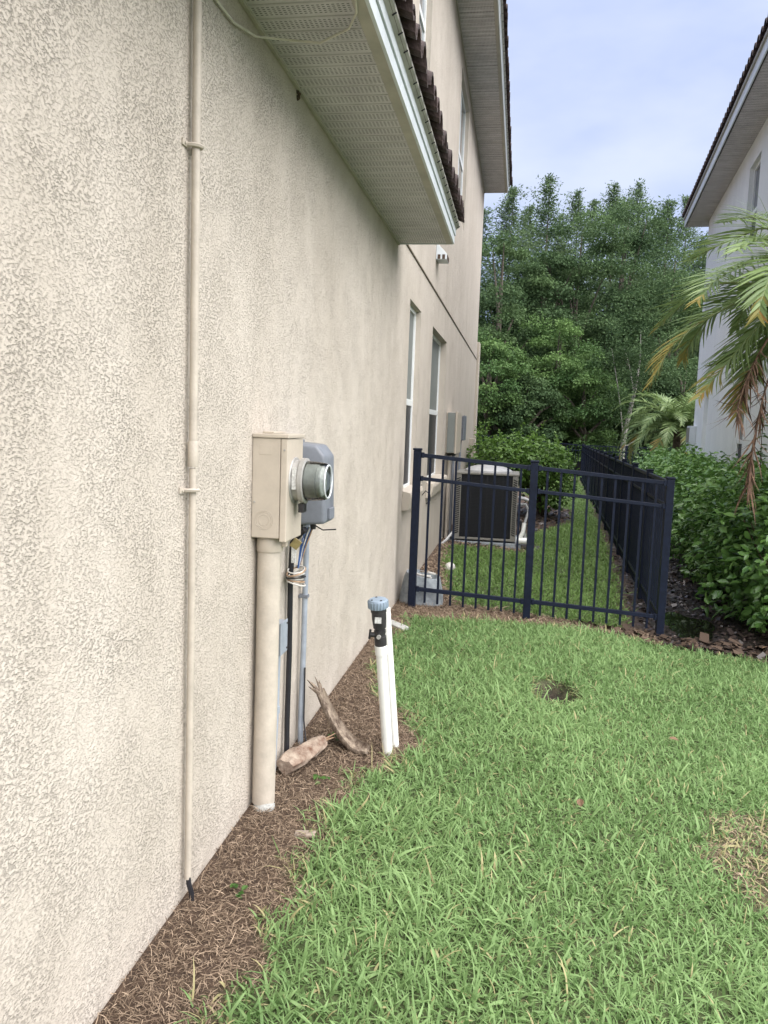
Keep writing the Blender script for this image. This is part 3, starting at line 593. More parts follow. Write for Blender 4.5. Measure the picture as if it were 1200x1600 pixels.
# ------------------------------------------------------------------ neighbour's white house
NA = math.atan(.0825)
nh = thing('white_house', 'white stucco two-storey house beyond the hedge on the right', 'house', (5.05, 20.0, -.22), -NA)
ZN = 6.74
def nbox(*a): return MB().box(*a)
NO = [dict(y0=-5.95, y1=-5.0, z0=4.95, z1=6.35, sash=5.55, kind='up'), dict(y0=-6.35, y1=-5.45, z0=.9, z1=2.75, sash=1.72, kind='low'),
      dict(y0=-2.15, y1=-1.55, z0=.75, z1=2.75, sash=1.8, kind='blind'), dict(y0=-1.2, y1=-.45, z0=4.3, z1=5.2, sash=4.72, kind='up'), dict(y0=-10.6, y1=-9.6, z0=.9, z1=2.75, sash=1.72, kind='low'), dict(y0=-10.6, y1=-9.6, z0=4.5, z1=6.3, sash=5.4, kind='up')]
mb = wall_with_holes(-12.5, 0, -.2, ZN + .1, NO, .12)
mb.v = [(-x, y, z) for x, y, z in mb.v]
mb.add([(0, 0, -.2), (9, 0, -.2), (9, 0, ZN + .1), (0, 0, ZN + .1)], [(0, 1, 2, 3)]); mb.add([(0, -12.5, -.2), (9, -12.5, -.2), (9, -12.5, ZN + .1), (0, -12.5, ZN + .1)], [(0, 1, 2, 3)])
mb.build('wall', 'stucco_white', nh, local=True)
for o in NO:
    y0, y1, z0, z1, s = o['y0'], o['y1'], o['z0'], o['z1'], o['sash']; fw = .05
    if o['kind'] == 'blind':
        MB().box(.12, .16, y0, y1, z0, z1).build('niche_panel', 'stucco_white', nh, local=True); continue
    w = MB().box(.07, .13, y0, y0 + fw, z0, z1).box(.07, .13, y1 - fw, y1, z0, z1).box(.071, .13, y0 + fw, y1 - fw, z0, z0 + fw).box(.071, .13, y0 + fw, y1 - fw, z1 - fw, z1).build('window', 'frame_white', nh, local=True)
    MB().box(.06, .128, y0 + fw + .001, y1 - fw - .001, s - .035, s + .035).build('sash_rail', 'frame_white', w, local=True)
    MB().box(.10, .12, y0 + fw, y1 - fw, s + .035, z1 - fw).build('pane', 'glass_sky' if o['kind'] == 'up' else 'shade_cloth', w, local=True)
    MB().box(.095, .12, y0 + fw, y1 - fw, z0 + fw, s - .035).build('pane', 'glass_dark', w, local=True)
    MB().box(-.06, .068, y0 - .05, y1 + .05, z0 - .14, z0 + .001).build('sill', 'stucco_white', w, .008, local=True) if o['kind'] == 'low' else None
# eave of the neighbour: mirrored frame
ne = bpy.data.objects.new('eave', None); col.objects.link(ne); ne.parent = nh; ne.rotation_euler = (0, 0, math.pi); ne.empty_display_size = .1
# (built facing this way round: local +x of the eave points back to the lawn)
def nflip(mb): mb.v = [(-x, y, z) for x, y, z in mb.v]; return mb
bpy.data.objects.remove(ne)
yA, yB, ov = -12.9, .5, .47
yy = yA
while yy < yB - .01:
    b_ = min(yy + .36, yB); mb = MB()
    for q in range(3):
        c, d = yy + q * .12, min(b_, yy + (q + 1) * .12)
        if d - c < .012: continue
        mb.add([(-.002, c, ZN + .012), (-.002, c + .006, ZN), (-.002, d - .006, ZN), (-.002, d, ZN + .012), (-ov + .03, c, ZN + .012), (-ov + .03, c + .006, ZN), (-ov + .03, d - .006, ZN), (-ov + .03, d, ZN + .012)],
               [(0, 1, 5, 4), (1, 2, 6, 5), (2, 3, 7, 6), (0, 4, 7, 3), (0, 3, 2, 1), (4, 5, 6, 7)])
    mb.build('soffit_panel', 'frame_white' if False else 'soffit', nh, local=True); yy += .36
MB().box(.002, 9, .002, yB, ZN, ZN + .03).build('soffit_panel', 'soffit', nh, local=True)
MB().box(-ov - .02, -ov, yA, yB + .02, ZN - .02, ZN + .17).build('fascia', 'fascia_white', nh, .003, local=True)
MB().box(-ov + .001, 9.5, yB + .001, yB + .02, ZN - .02, ZN + .17).build('fascia', 'fascia_white', nh, .003, local=True)
MB().box(-ov - .05, -ov - .0205, yA, yB + .05, ZN + .14, ZN + .18).build('drip_edge', 'flashing', nh, local=True)
tmn = tile_mesh('roof_tile', .22, .5, R(22), .08); yy = yA
while yy < yB:
    o = bpy.data.objects.new('roof_tile', tmn); col.objects.link(o); o.parent = nh
    o.rotation_euler = (random.uniform(-.015, .015), 0, math.pi); o.location = (-ov - .09, yy + .22, ZN + .205); yy += .22
hx = 4.5; rz_ = ZN + .19
MB().add([(-ov - .05, yA, rz_), (-ov - .05, yB + .05, rz_), (9.5, yB + .05, rz_), (9.5, yA, rz_), (hx, yB - 5, rz_ + 5 * t22), (hx, yA, rz_ + 5 * t22)], [(0, 1, 4, 5), (1, 2, 4), (2, 3, 5, 4), (0, 5, 3), (0, 3, 2, 1)]).build('roof', 'roof_slab', nh, local=True)
nb = thing('meter_box', 'small white utility box on the far corner of the white house', 'utility box', tuple(np.array([5.05, 20.0, .8])), -NA)
MB().box(-.14, -.001, -.55, .02, .40, 1.0).build('case', 'fascia_white', nb, .01, local=True); MB().box(-.155, -.1405, -.5, -.03, .62, .96).build('door', 'ac_cover', nb, .006, local=True)
MB().box(-.10, -.001, -.30, -.2, -.9, .40).build('pipe_cover', 'fascia_white', nb, local=True)

# ------------------------------------------------------------------ metal fence
PK = {}
def picket_mesh(h, w=.019):
    k = (round(h, 3), w)
    if k not in PK:
        mb = MB().box(-w / 2, w / 2, -w / 2, w / 2, 0, h); me = bpy.data.meshes.new('picket'); me.from_pydata(mb.v, [], mb.f); me.update(); me.materials.append(MATS['fence_black']); PK[k] = me
    return PK[k]
def post(par, x, y, h=1.375, w=.064):
    z = float(gz(x, y)); p = MB().box(x - w / 2, x + w / 2, y - w / 2, y + w / 2, z - .3, z + h - .022).build('post', 'fence_black', par, .004)
    MB().box(x - w / 2 - .005, x + w / 2 + .005, y - w / 2 - .005, y + w / 2 + .005, z + h - .021, z + h - .002).build('post_cap', 'fence_black', p, .006)
def panel(par, a, b, n, base=None, off=.034):
    a = np.array(a, float); b = np.array(b, float); za, zb_ = -.075 * np.clip(a[0] - .15, 0, 3), -.075 * np.clip(b[0] - .15, 0, 3); d = (b - a) / np.linalg.norm(b - a)
    for hgt, th in ((1.315, .034), (1.117, .03), (.16, .034)):
        pa, pb = a + d * off, b - d * off
        MB().bar((pa[0], pa[1], za + hgt), (pb[0], pb[1], zb_ + hgt), .032, th).build('rail', 'fence_black', par, .003)
        if par.name == 'metal_fence':
            for pe, ze in ((pa + d * .012, za), (pb - d * .012, zb_)): MB().bar((pe[0] - d[0] * .012, pe[1] - d[1] * .012, ze + hgt), (pe[0] + d[0] * .012, pe[1] + d[1] * .012, ze + hgt), .044, th + .012).build('bracket', 'fence_black', par, .002)
    for k in range(1, n + 1):
        t = k / (n + 1); p = a + (b - a) * t; z = za + (zb_ - za) * t
        o = bpy.data.objects.new('picket', picket_mesh(1.25)); col.objects.link(o); adopt(o, par, True)
        o.location = Vector((p[0], p[1], z + .048)) - par.location
GR = 'black metal fence runs'
PL, PM, PR = (.156, 6.765), (1.141, 6.916), (2.281, 7.072)
ff = thing('metal_fence', 'black metal picket fence run crossing from the wall to the corner post', 'fence', (PL[0], PL[1], 0), group=GR)
for p in (PL, PM, PR): post(ff, *p)
panel(ff, PL, PM, 8); panel(ff, PM, PR, 9)
sf = thing('metal_fence', 'long black metal fence run receding from the corner post along the hedge', 'fence', (PR[0], PR[1] + 1, -.16), group=GR)
NPAN = 15; LEN = 1.56
for k in range(NPAN):
    ya, yb = 7.072 + LEN * k, 7.072 + LEN * (k + 1)
    post(sf, fence_x(yb), yb); panel(sf, (fence_x(ya), ya), (fence_x(yb), yb), 12)
YB = 7.072 + LEN * NPAN
bf = thing('metal_fence', 'distant black metal fence run across the rear in front of the trees', 'fence', (fence_x(YB), YB, -.2), group=GR)
for k in range(12):
    xa, xb_ = fence_x(YB) - LEN * (k - 4), fence_x(YB) - LEN * (k - 3)
    if abs(xb_ - fence_x(YB)) > .1: post(bf, xb_, YB + .02)
    za, zb_ = -.075 * np.clip(xa - .15, 0, 3), -.075 * np.clip(xb_ - .15, 0, 3)
    for hgt in (1.315, 1.117, .16): MB().bar((xa, YB + .02, za + hgt), (xb_, YB + .02, zb_ + hgt), .032, .034).build('rail', 'fence_black', bf)
mb = MB()
for k in range(12 * 13):
    x = fence_x(YB) + LEN * 4 - .12 * k; z = float(-.075 * np.clip(x - .15, 0, 3)); mb.box(x - .0095, x + .0095, YB + .012, YB + .031, z + .048, z + 1.298)
tag(mb.build('picket', 'fence_black', bf), kind='stuff')

# ------------------------------------------------------------------ air conditioner
ac = thing('air_conditioner', 'square outdoor air conditioner unit with black coil sides behind the fence', 'air conditioner', (.6, 11.45, -.03))
X0, X1, YA, YBk, ZB, ZT = .17, 1.02, 11.03, 11.85, .03, .93
MB().box(X0 - .08, X1 + .08, YA - .03, YBk + .08, -.15, .005).build('pad', 'galv', ac, .01)
MB().box(X0, X1, YA, YBk, ZB, ZB + .03).build('base_pan', 'ac_cover', ac, .005)
MB().box(X0 + .03, X1 - .03, YA + .03, YBk - .03, ZB + .031, ZT - .001).build('coil', 'ac_coil', ac)
for x in (X0, X1):
    for y in (YA, YBk):
        sx = 1 if x == X0 else -1; sy = 1 if y == YA else -1
        cp = MB().box(min(x, x + sx * .075), max(x, x + sx * .075), min(y, y + sy * .02), max(y, y + sy * .02), ZB + .0305, ZT - .0005).box(min(x, x + sx * .02), max(x, x + sx * .02), min(y + sy * .0205, y + sy * .075), max(y + sy * .0205, y + sy * .075), ZB + .0305, ZT - .0005).build('corner_post', 'ac_cover', ac, .003)
        if y == YA:
            mb = MB()
            for k in range(26): z = ZB + .09 + k * .03; mb.bar((x + sx * .012, y - .002, z - .011), (x + sx * .064, y - .002, z + .011), .006, .014)
            tag(mb.build('louver_slot', 'slit_black', cp), kind='stuff')
for k in range(1, 30): pass
mb = MB()
for k in range(44): z = ZB + .06 + k * .0195; mb.box(X0 + .0755, X1 - .0755, YA + .004, YA + .010, z, z + .004)
tag(mb.build('grille_wire', 'copper', ac), kind='stuff')
for x in (.38, .6, .81): MB().box(x - .004, x + .004, YA + .0005, YA + .0035, ZB + .052, ZT - .002).build('grille_bar', 'copper', ac)
MB().box(X0 - .01, X1 + .01, YA - .01, YBk + .01, ZT, ZT + .03).build('top_cover', 'ac_cover', ac, .01)
dm = MB().lathe((.595, 11.44, ZT + .0305), (0, 0, 1), [(0, .34), (.02, .335), (.055, .28), (.085, .17), (.098, .03)], 32).build('fan_guard', 'ac_dome', ac, smooth=True)
for q in range(5): MB().tube([(.595 + rr_ * math.cos(a), 11.44 + rr_ * math.sin(a), ZT + .0315 + .099 * (1 - (rr_ / .345) ** 2)) for rr_ in (.32 - .055 * q,) for a in np.linspace(0, 2 * math.pi, 33)], .005, 5, False).build('guard_ring', 'steel', dm)
ls = thing('refrigerant_lines', 'white insulated refrigerant lines bending out beside the air conditioner', 'pipes', (1.1, 11.5, 0))
MB().tube([(1.03, 11.3, .62), (1.12, 11.28, .61), (1.22, 11.25, .58), (1.24, 11.25, .3), (1.22, 11.25, -.05)], .024, 8).build('insulated_line', 'ac_dome', ls, smooth=True)
MB().tube([(1.03, 11.35, .52), (1.14, 11.32, .53), (1.18, 11.3, .45), (1.12, 11.25, .2), (1.16, 11.2, .05)], .02, 8).build('insulated_line', 'ac_dome', ls, smooth=True)
MB().tube([(1.03, 11.2, .32), (1.08, 11.15, .3), (1.1, 11.12, .2), (1.06, 11.1, .1)], .018, 8).build('insulated_line', 'cable_black', ls, smooth=True)
pp = MB().tube([(1.03, 10.98, .06), (1.24, 10.98, .055)], .045, 14).tube([(1.06, 10.98, .06), (1.12, 11.0, .18), (1.13, 11.02, .30)], .03, 10).build('drain_pipe', 'white_pvc', smooth=True)
tag(pp, 'short white plastic drain pipe lying at the right foot of the air conditioner', 'pipe')
pp = MB().tube([(.02, 10.6, -.02), (.10, 10.7, .05), (.17, 10.85, .14)], .018, 8).build('drain_tube', 'ac_dome', smooth=True)
tag(pp, 'thin white tube slanting from the wall to the air conditioner', 'tube')

# ------------------------------------------------------------------ standpipe, log, frond base and small things
sp_ = thing('standpipe', 'white plastic standpipe with black valve and blue cap, second white pipe behind', 'standpipe', (.46, 3.68, -.03))
b0 = np.array([.458, 3.676, -.06]); b1 = on_y(595, 1008, 3.60); ax = b1 - b0; ax /= np.linalg.norm(ax)
MB().tube([b0, b1], .0255, 18).build('pipe', 'white_pvc', sp_, smooth=True)
MB().lathe(b1 - ax * .045, ax, [(0, .029), (.045, .0295), (.048, .027)], 18).build('socket', 'white_pvc', sp_, smooth=True)
hv = float(np.linalg.norm(on_y(591, 950, 3.575) - b1))
vb = MB().lathe(b1, ax, [(0, .0285), (.045, .0285), (.046, .024), (.06, .024), (.061, .027), (.075, .028), (.076, .022), (.085, .022), (.088, .030), (hv - .05, .034), (hv - .02, .034), (hv - .018, .037), (hv, .037)], 18).build('valve', 'valve_black', sp_, smooth=True)
tv = Vector(b1 + ax * .05)
MB().tube([tv, tv + Vector((-.045, -.005, .0))], .012, 8).tube([tv + Vector((-.045, -.006, .025)), tv + Vector((-.05, -.006, -.02))], .006, 6).build('valve_handle', 'valve_black', vb, smooth=True)
MB().tube([tv + Vector((.0, -.03, .0)), tv + Vector((.0, -.046, .0))], .010, 8).build('test_port', 'steel', vb, smooth=True)
lb = Vector(b1 + ax * (hv - .055)); MB().box(lb.x - .014, lb.x + .016, lb.y - .0385, lb.y - .0345, lb.z - .012, lb.z + .016).build('label', 'label_white', vb)
cp0 = b1 + ax * hv; mb = MB().lathe(cp0, ax, [(0, .043), (.004, .046), (.034, .046), (.042, .040), (.043, .02)], 28)
capo = mb.build('cap', 'cap_blue', sp_, smooth=True)
a_ = Vector(ax).orthogonal().normalized(); b_ = Vector(ax).cross(a_); mb = MB()
for k in range(20):
    t = 2 * math.pi * k / 20; q = Vector(cp0) + (a_ * math.cos(t) + b_ * math.sin(t)) * .046; mb.tube([q + Vector(ax) * .003, q + Vector(ax) * .036], .0028, 5)
tag(mb.build('cap_rib', 'cap_blue', capo), kind='stuff')
for t in (1.2, 2.9, 4.6): q = Vector(cp0) + (a_ * math.cos(t) + b_ * math.sin(t)) * .03 + Vector(ax) * .0425; MB().lathe(q, ax, [(0, .006), (.002, .005)], 8).build('vent_hole', 'slit_black', capo)
c0 = np.array([.475, 3.79, -.06]); c1 = on_y(603, 950, 3.73)
MB().tube([c0, c1], .0215, 16).build('pipe', 'white_pvc', sp_, smooth=True)

# short log
lg = thing('log', 'short weathered log piece lying by the wall below the black cable', 'log', (.09, 3.45, 0))
P0_, P1_ = Vector((.060, 3.265, .045)), Vector((.155, 3.60, .05)); mb = MB(); path = []; rs = []
n = 11; K = 18; v = []; f = []
d = (P1_ - P0_).normalized(); sa = d.cross(Vector((0, 0, 1))).normalized(); sb = sa.cross(d)
for i in range(n):
    t = i / (n - 1); c = P0_.lerp(P1_, t); rr = .052 * (1 - .42 * t) * (.72 if i == 0 else .92 if i == 1 else 1) * (.55 if i == n - 1 else 1)
    for k in range(K):
        a = 2 * math.pi * k / K; w_ = rr * (1 + .16 * math.sin(3 * a + 4 * t) + .10 * math.sin(7 * a - 9 * t) + random.uniform(-.06, .06)); v.append(c + (sa * math.cos(a) * 1.1 + sb * math.sin(a) * .85) * w_)
for i in range(n - 1):
    for k in range(K): f.append((i * K + k, i * K + (k + 1) % K, (i + 1) * K + (k + 1) % K, (i + 1) * K + k))
f += [tuple(range(K - 1, -1, -1)), tuple((n - 1) * K + k for k in range(K))]
MB().add(v, f).build('wood', 'log_pale', lg, smooth=True)
for k in range(4):
    p = P1_ + Vector((random.uniform(-.02, .02), -.03, random.uniform(-.0, .025))); MB().tube([p, p + Vector((.03 + .01 * k, .05, .012 * k - .01))], [.006, .0015], 5).build('splinter', 'bark_log', lg)
# curved dead palm frond base
fb = thing('dead_frond_base', 'curved dried palm frond base with splintered tip leaning by the standpipe', 'dead frond', (.3, 3.66, 0))
ctl = [(.365, 3.63, .010), (.325, 3.64, .008), (.285, 3.65, .022), (.235, 3.66, .065), (.185, 3.665, .13), (.145, 3.67, .20), (.115, 3.67, .262)]
wid = [.044, .056, .060, .056, .050, .045, .042]; v = []; f = []; K = 9
for i, c in enumerate(ctl):
    c = Vector(c); d = (Vector(ctl[min(i + 1, 6)]) - Vector(ctl[max(i - 1, 0)])).normalized(); s_ = d.cross(Vector((0, 1, 0))).normalized(); s_ = -s_ if s_.z < 0 else s_
    for layer in (0, 1):
        for k in range(K):
            a = math.pi * (k / (K - 1) - .5) * 1.15; rr = wid[i] * (1 - .30 * layer)
            v.append(c + Vector((0, 1, 0)) * math.sin(a) * rr - s_ * (math.cos(a) * rr * .55) + s_ * (.010 * layer) + Vector((random.uniform(-1, 1), random.uniform(-1, 1), 0)) * .0012)
for i in range(6):
    for layer in (0, 1):
        for k in range(K - 1):
            q = (i * 2 * K + layer * K + k, i * 2 * K + layer * K + k + 1, (i + 1) * 2 * K + layer * K + k + 1, (i + 1) * 2 * K + layer * K + k); f.append(q if layer == 0 else q[::-1])
    for k in (0, K - 1): f.append((i * 2 * K + k, (i + 1) * 2 * K + k, (i + 1) * 2 * K + K + k, i * 2 * K + K + k))
for i in (0, 6):
    for k in range(K - 1): f.append((i * 2 * K + k, i * 2 * K + k + 1, i * 2 * K + K + k + 1, i * 2 * K + K + k))
MB().add(v, f).build('sheath', 'dead_palm', fb, smooth=True)
for (dx, dy, dz, l, w_) in ((-.068, .005, .060, 1, .009), (-.058, -.015, .035, 1, .008), (-.016, .02, .055, 1, .008), (-.035, .012, .075, 1, .005), (-.03, -.02, .03, 1, .007), (.004, -.012, .028, 1, .007), (-.05, .018, .03, 1, .006)):
    p = Vector(ctl[6]) + Vector((random.uniform(-.006, .006), dy, -.012)); MB().tube([p, p + Vector((dx * .5, dy * .3, dz * .55)), p + Vector((dx, dy * .4, dz))], [w_ * 1.3, w_, .001], 5).build('splinter', 'dead_palm', fb, smooth=True)
# chip, slab, stones
p = gpx(477, 1307); o = MB().box(-.04, .04, -.018, .018, 0, .012).build('wood_chip', 'chip_wood', None, .003); o.location = (p[0], p[1], p[2] + .004); o.rotation_euler = (.05, -.04, .1)
tag(o, 'flat grey wood chip lying in the brown thatch near the lawn edge', 'wood chip')
p = gpx(617, 981); o = MB().box(-.11, .11, -.035, .035, 0, .03).build('concrete_scrap', 'concrete', None, .008); o.location = (p[0] + .01, p[1] + .02, p[2]); o.rotation_euler = (.1, .05, -.75)
tag(o, 'pale concrete scrap behind the standpipe at the wall foot', 'concrete')
p = gpx(703, 890); o = MB().lathe((0, 0, 0), (0, 0, 1), [(0, .05), (.03, .062), (.07, .05), (.09, .02)], 12).build('white_stone', 'stone_white', None, smooth=True); o.location = (p[0], p[1], p[2] - .01)
tag(o, 'round white stone at the lawn edge behind the fence', 'stone')
# grey basin at the end of the fence
gb = thing('grey_basin', 'grey plastic basin full of debris between wall and fence end post', 'basin', (.2, 7.0, 0)); v = []; f = []; K = 24
prof = [(-.05, .20, .19, .21), (.08, .19, .185, .21), (.20, .165, .17, .215), (.245, .15, .16, .22), (.247, .135, .145, .22), (.17, .12, .13, .22)]
for (z, rx, ry, cx_) in prof:
    for k in range(K):
        a = 2 * math.pi * k / K; e = lambda q: math.copysign(abs(q) ** .75, q); xx = cx_ + rx * e(math.cos(a)); v.append((xx, 7.02 + ry * e(math.sin(a)), z + (.06 * (1 - (xx - .05) / .35) - .03 if z > .1 else 0)))
for i in range(len(prof) - 1):
    for k in range(K): f.append((i * K + k, i * K + (k + 1) % K, (i + 1) * K + (k + 1) % K, (i + 1) * K + k))
f += [tuple((len(prof) - 1) * K + k for k in range(K))]
MB().add(v, f).build('shell', 'galv', gb, smooth=True)
for k, (mm, x, y, l, a) in enumerate([('red_strip', .16, 6.93, .14, -.4), ('stone_white', .20, 6.96, .22, -.35), ('stone_white', .26, 6.9, .08, .3), ('chip_wood', .22, 7.05, .1, 1.1), ('stone_white', .3, 6.95, .07, -.2)]):
    o = MB().box(-l / 2, l / 2, -.013, .013, 0, .014).build('plastic_strip' if k < 2 else 'debris', mm, gb, .003, local=True); o.location = Vector((x, y, .232 + .008 * k)) - gb.location; o.rotation_euler = (.1, .15, a)
for k, (x_, y_) in enumerate([(1.35, 2.75), (1.80, 4.3), (1.30, 3.35), (2.55, 6.62), (2.95, 6.7), (2.3, 6.72)]):
    pass

# ------------------------------------------------------------------ vegetation helpers
def scatter_stuff(name, P, D, N_, sl, ss, proto, m, rnd, label, cat=None, parent=None):
    L, S, NN = frames(N_, D); M4 = mats4(L, S, NN, P, sl, ss); me = instance_mesh(name, proto[0], proto[1], M4, rnd)
    o = link(name, me, m, parent, local=parent is not None); o['kind'] = 'stuff'
    if label and parent is None: o['label'] = label
    return o
def in_view(x, y, z=0, margin=60):
    px, py, dep = to_px(np.stack([x, y, np.full_like(x, z)], -1)); return (dep > .2) & (px > -margin) & (px < 1200 + margin) & (py < 1600 + margin)
def sample(n, x0, x1, y0, y1, wfn, keep_out=.25):
    x = rng.uniform(x0, x1, n); y = rng.uniform(y0, y1, n); w = wfn(x, y); w = np.where(in_view(x, y), w, w * keep_out); k = rng.random(n) < w; return x[k], y[k]

# lawn blades in front of the fence
def patch(x, y): return .5 + .28 * np.sin(2.3 * x + 1.1 * y + .5) * np.sin(1.9 * y - .8 * x) + .22 * np.sin(6.1 * x - 3.7 * y) * np.sin(5.3 * y + 1.0)
def grass(name, n, x0, x1, y0, y1, hl, wd, label, m):
    x, y = sample(n, x0, x1, y0, y1, lawn_w, .1); k = len(x); az = rng.uniform(0, 2 * np.pi, k); lean = rng.beta(2.2, 1.3, k) * 1.3 + .15
    D = np.stack([np.cos(az) * np.sin(lean), np.sin(az) * np.sin(lean), np.cos(lean)], -1); Nn = np.stack([np.cos(az) * -np.cos(lean), -np.sin(az) * np.cos(lean), np.sin(lean)], -1) + rng.normal(0, .35, (k, 3))
    pt = patch(x, y); L = rng.gamma(6, hl / 6, k) * (.7 + .6 * pt); W = wd * np.clip(rng.lognormal(-.08, .38, k), .4, 2.2)
    P = np.stack([x, y, gz(x, y) - .004], -1); edge = lawn_w(x, y)
    rnd = np.clip(.10 + .46 * rng.random(k) + .40 * (pt - .5) + .18 * (lean / 1.3), 0, .70); dry = rng.random(k) < (.035 + .35 * (edge < .75)); rnd[dry] = rng.uniform(.78, 1, dry.sum())
    scatter_stuff(name, P, D, Nn, L, W, BLADE, m, rnd, label)
grass('grass', 225000, .1, 3.6, 1.2, 7.0, .047, .0056, 'green coarse-bladed lawn grass in front of the fence', 'blade_green')
grass('grass', 95000, .1, 3.3, 7.0, 17, .055, .008, 'strip of lawn grass behind the fence', 'blade_far')
grass('grass', 32000, .5, 3.6, 17, 33, .07, .013, 'far lawn grass toward the rear fence', 'blade_far')
grass('grass', 9000, .2, 3.0, -.5, 1.2, .075, .006, 'lawn grass at the near edge', 'blade_green')
# dry thatch on the bed along the wall
def thatch(name, n, x0, x1, y0, y1, wfn, hl, wd, m, label, flat=.22, zj=.012):
    x, y = sample(n, x0, x1, y0, y1, wfn, .2); k = len(x); az = rng.uniform(0, 2 * np.pi, k); el = rng.normal(.08, flat, k)
    D = np.stack([np.cos(az) * np.cos(el), np.sin(az) * np.cos(el), np.sin(el)], -1); Nn = np.array([0, 0, 1.]) + rng.normal(0, .5, (k, 3))
    P = np.stack([x, y, gz(x, y) + rng.uniform(.001, zj, k)], -1); scatter_stuff(name, P, D, Nn, rng.gamma(7, hl / 7, k), wd * rng.uniform(.5, 1.5, k), STRAW, m, rng.beta(1.6, 2.0, k), label)
def bed_w(x, y):
    xb = np.interp(y, np.r_[-3, BED[:, 1], 7.1], np.r_[.28, BED[:, 0], .45]); return ((x > .012) & (1 - lawn_w(x, y) > rng.random(len(x)) * .9) & (wet_w(x, y) < .5)).astype(float)
thatch('dry_thatch', 110000, .0, 1.0, 1.2, 7.1, bed_w, .027, .0019, 'thatch', 'brown dry grass clippings covering the bed along the wall')
thatch('dry_thatch', 12000, .2, 2.4, 6.3, 7.15, bed_w, .035, .004, 'thatch', 'brown dry litter under the front fence')
thatch('dry_thatch', 6000, 1.7, 2.8, 2.6, 3.9, lambda x, y: (lawn_w(x, y) < .6).astype(float), .036, .0024, 'thatch', 'straw-coloured dry grass on the worn lawn patch')
thatch('dry_thatch', 9000, .02, 1.2, 7.1, 11, bed_w, .045, .006, 'thatch', 'brown dry litter along the wall behind the fence')
CHIP = (np.array([(-.5, 0, 0), (.5, .1, .05), (.4, 1, 0), (-.45, .9, .06)]), np.array([(0, 1, 2, 3)]))
def chips(name, n, x0, x1, y0, y1, wfn, m, label, sz=.035):
    x, y = sample(n, x0, x1, y0, y1, wfn, .3); k = len(x); az = rng.uniform(0, 2 * np.pi, k); D = np.stack([np.cos(az), np.sin(az), rng.normal(0, .2, k)], -1); Nn = np.array([0, 0, 1.]) + rng.normal(0, .3, (k, 3))
    s_ = rng.gamma(5, sz / 5, k); scatter_stuff(name, np.stack([x, y, gz(x, y) + rng.uniform(.002, .014, k)], -1), D, Nn, s_, s_ * rng.uniform(.35, .8, k), CHIP, m, rng.beta(1.3, 2.4, k), label)
def pud_w(x, y): return ((x - PUD[0]) / .25) ** 2 + ((y - PUD[1]) / .58) ** 2
chips('mulch_chips', 16000, 2.0, 4.6, 6.5, 14, lambda x, y: wet_w(x, y) * (lawn_w(x, y) < .5) * np.where(pud_w(x, y) < 1, .06, 1), 'chips', 'wet dark bark mulch round the puddle and along the side fence')
chips('mulch_chips', 7000, 2.0, 5.0, 14, 30, lambda x, y: wet_w(x, y) * (lawn_w(x, y) < .5), 'chips', 'dark bark mulch farther along the side fence', .06)
chips('mulch_chips', 5000, .1, 2.4, 10.2, 18.5, lambda x, y: (lawn_w(x, y) < .4).astype(float), 'chips', 'dark bark mulch round the air conditioner and round bush', .05)
chips('leaf_litter', 900, 1.6, 3.4, 6.55, 7.1, lambda x, y: (lawn_w(x, y) < .6).astype(float), 'chips_dry', 'brown fallen leaf litter scattered along the front fence', .05)
for k, (px_, py_) in enumerate([(907, 1277), (1060, 1170), (1072, 1010), (1190, 1022)]):
    p = gpx(px_, py_); v = LEAF6[0].copy(); v[:, 0] *= .6; mb = MB().add([tuple(q) for q in v * .06], [tuple(q) for q in LEAF6[1]]); o = mb.build('fallen_leaf', 'dry_leaf'); o.location = (p[0], p[1], float(gz(p[0], p[1])) + .05); o.rotation_euler = (.3, -.2, k * 1.7)
    tag(o, ['dry brown leaf lying in the middle of the lawn', 'tiny dry leaf on the lawn right of the soil hole', 'orange dry leaf at the foot of the corner post', 'brown curled leaf on the mulch edge by the hedge'][k], 'leaf', 'fallen leaves')
# few weeds in the thatch
for (px_, py_, lb_) in ((500, 1222, 'tiny green weed in the thatch in front of the log'), (378, 1400, 'tiny round-leaved weed in the thatch right of the black cable stub'), (520, 1158, 'tiny round-leaved weed sprouting in the thatch beside the curved frond base')):
    wd = thing('weed', lb_, 'weed', tuple(gpx(px_, py_)), group='weeds in the bed')
    for q in range(14 if px_ == 520 else 6):
        o = MB().add([tuple(t) for t in LEAF6[0] * np.array([.9, 1, 1]) * .028], [tuple(t) for t in LEAF6[1]]).build('leaf', 'bush_leaf', wd, local=True); o.location = (random.uniform(-.03, .03), random.uniform(-.03, .03), .012 + random.uniform(0, .02)); o.rotation_euler = (random.uniform(-.3, .5), random.uniform(-.3, .3), random.uniform(0, 6.3))

def leaf_objects(par, name, proto, Ms, rnd, m, nmax, key):
    """the nmax leaves that show largest become parts of their own, the rest one part"""
    order = np.argsort(key); near = order[:nmax]; rest = order[nmax:]
    pm = [npmesh(name, proto[0], proto[1], np.full(len(proto[1]), v_)) for v_ in (.12, .35, .55, .75)]
    for q in pm: q.materials.append(MATS[m])
    inv = par.matrix_basis.inverted()
    for i in near:
        o = bpy.data.objects.new(name, pm[min(3, int(rnd[i] * 4))]); col.objects.link(o); o.parent = par; o.matrix_parent_inverse = Matrix.Translation(-par.location); o.matrix_basis = Matrix([list(r) for r in Ms[i]])
    if len(rest):
        me = instance_mesh('foliage', proto[0], proto[1], Ms[rest], rnd[rest]); o = link('foliage', me, m, par); o['kind'] = 'stuff'

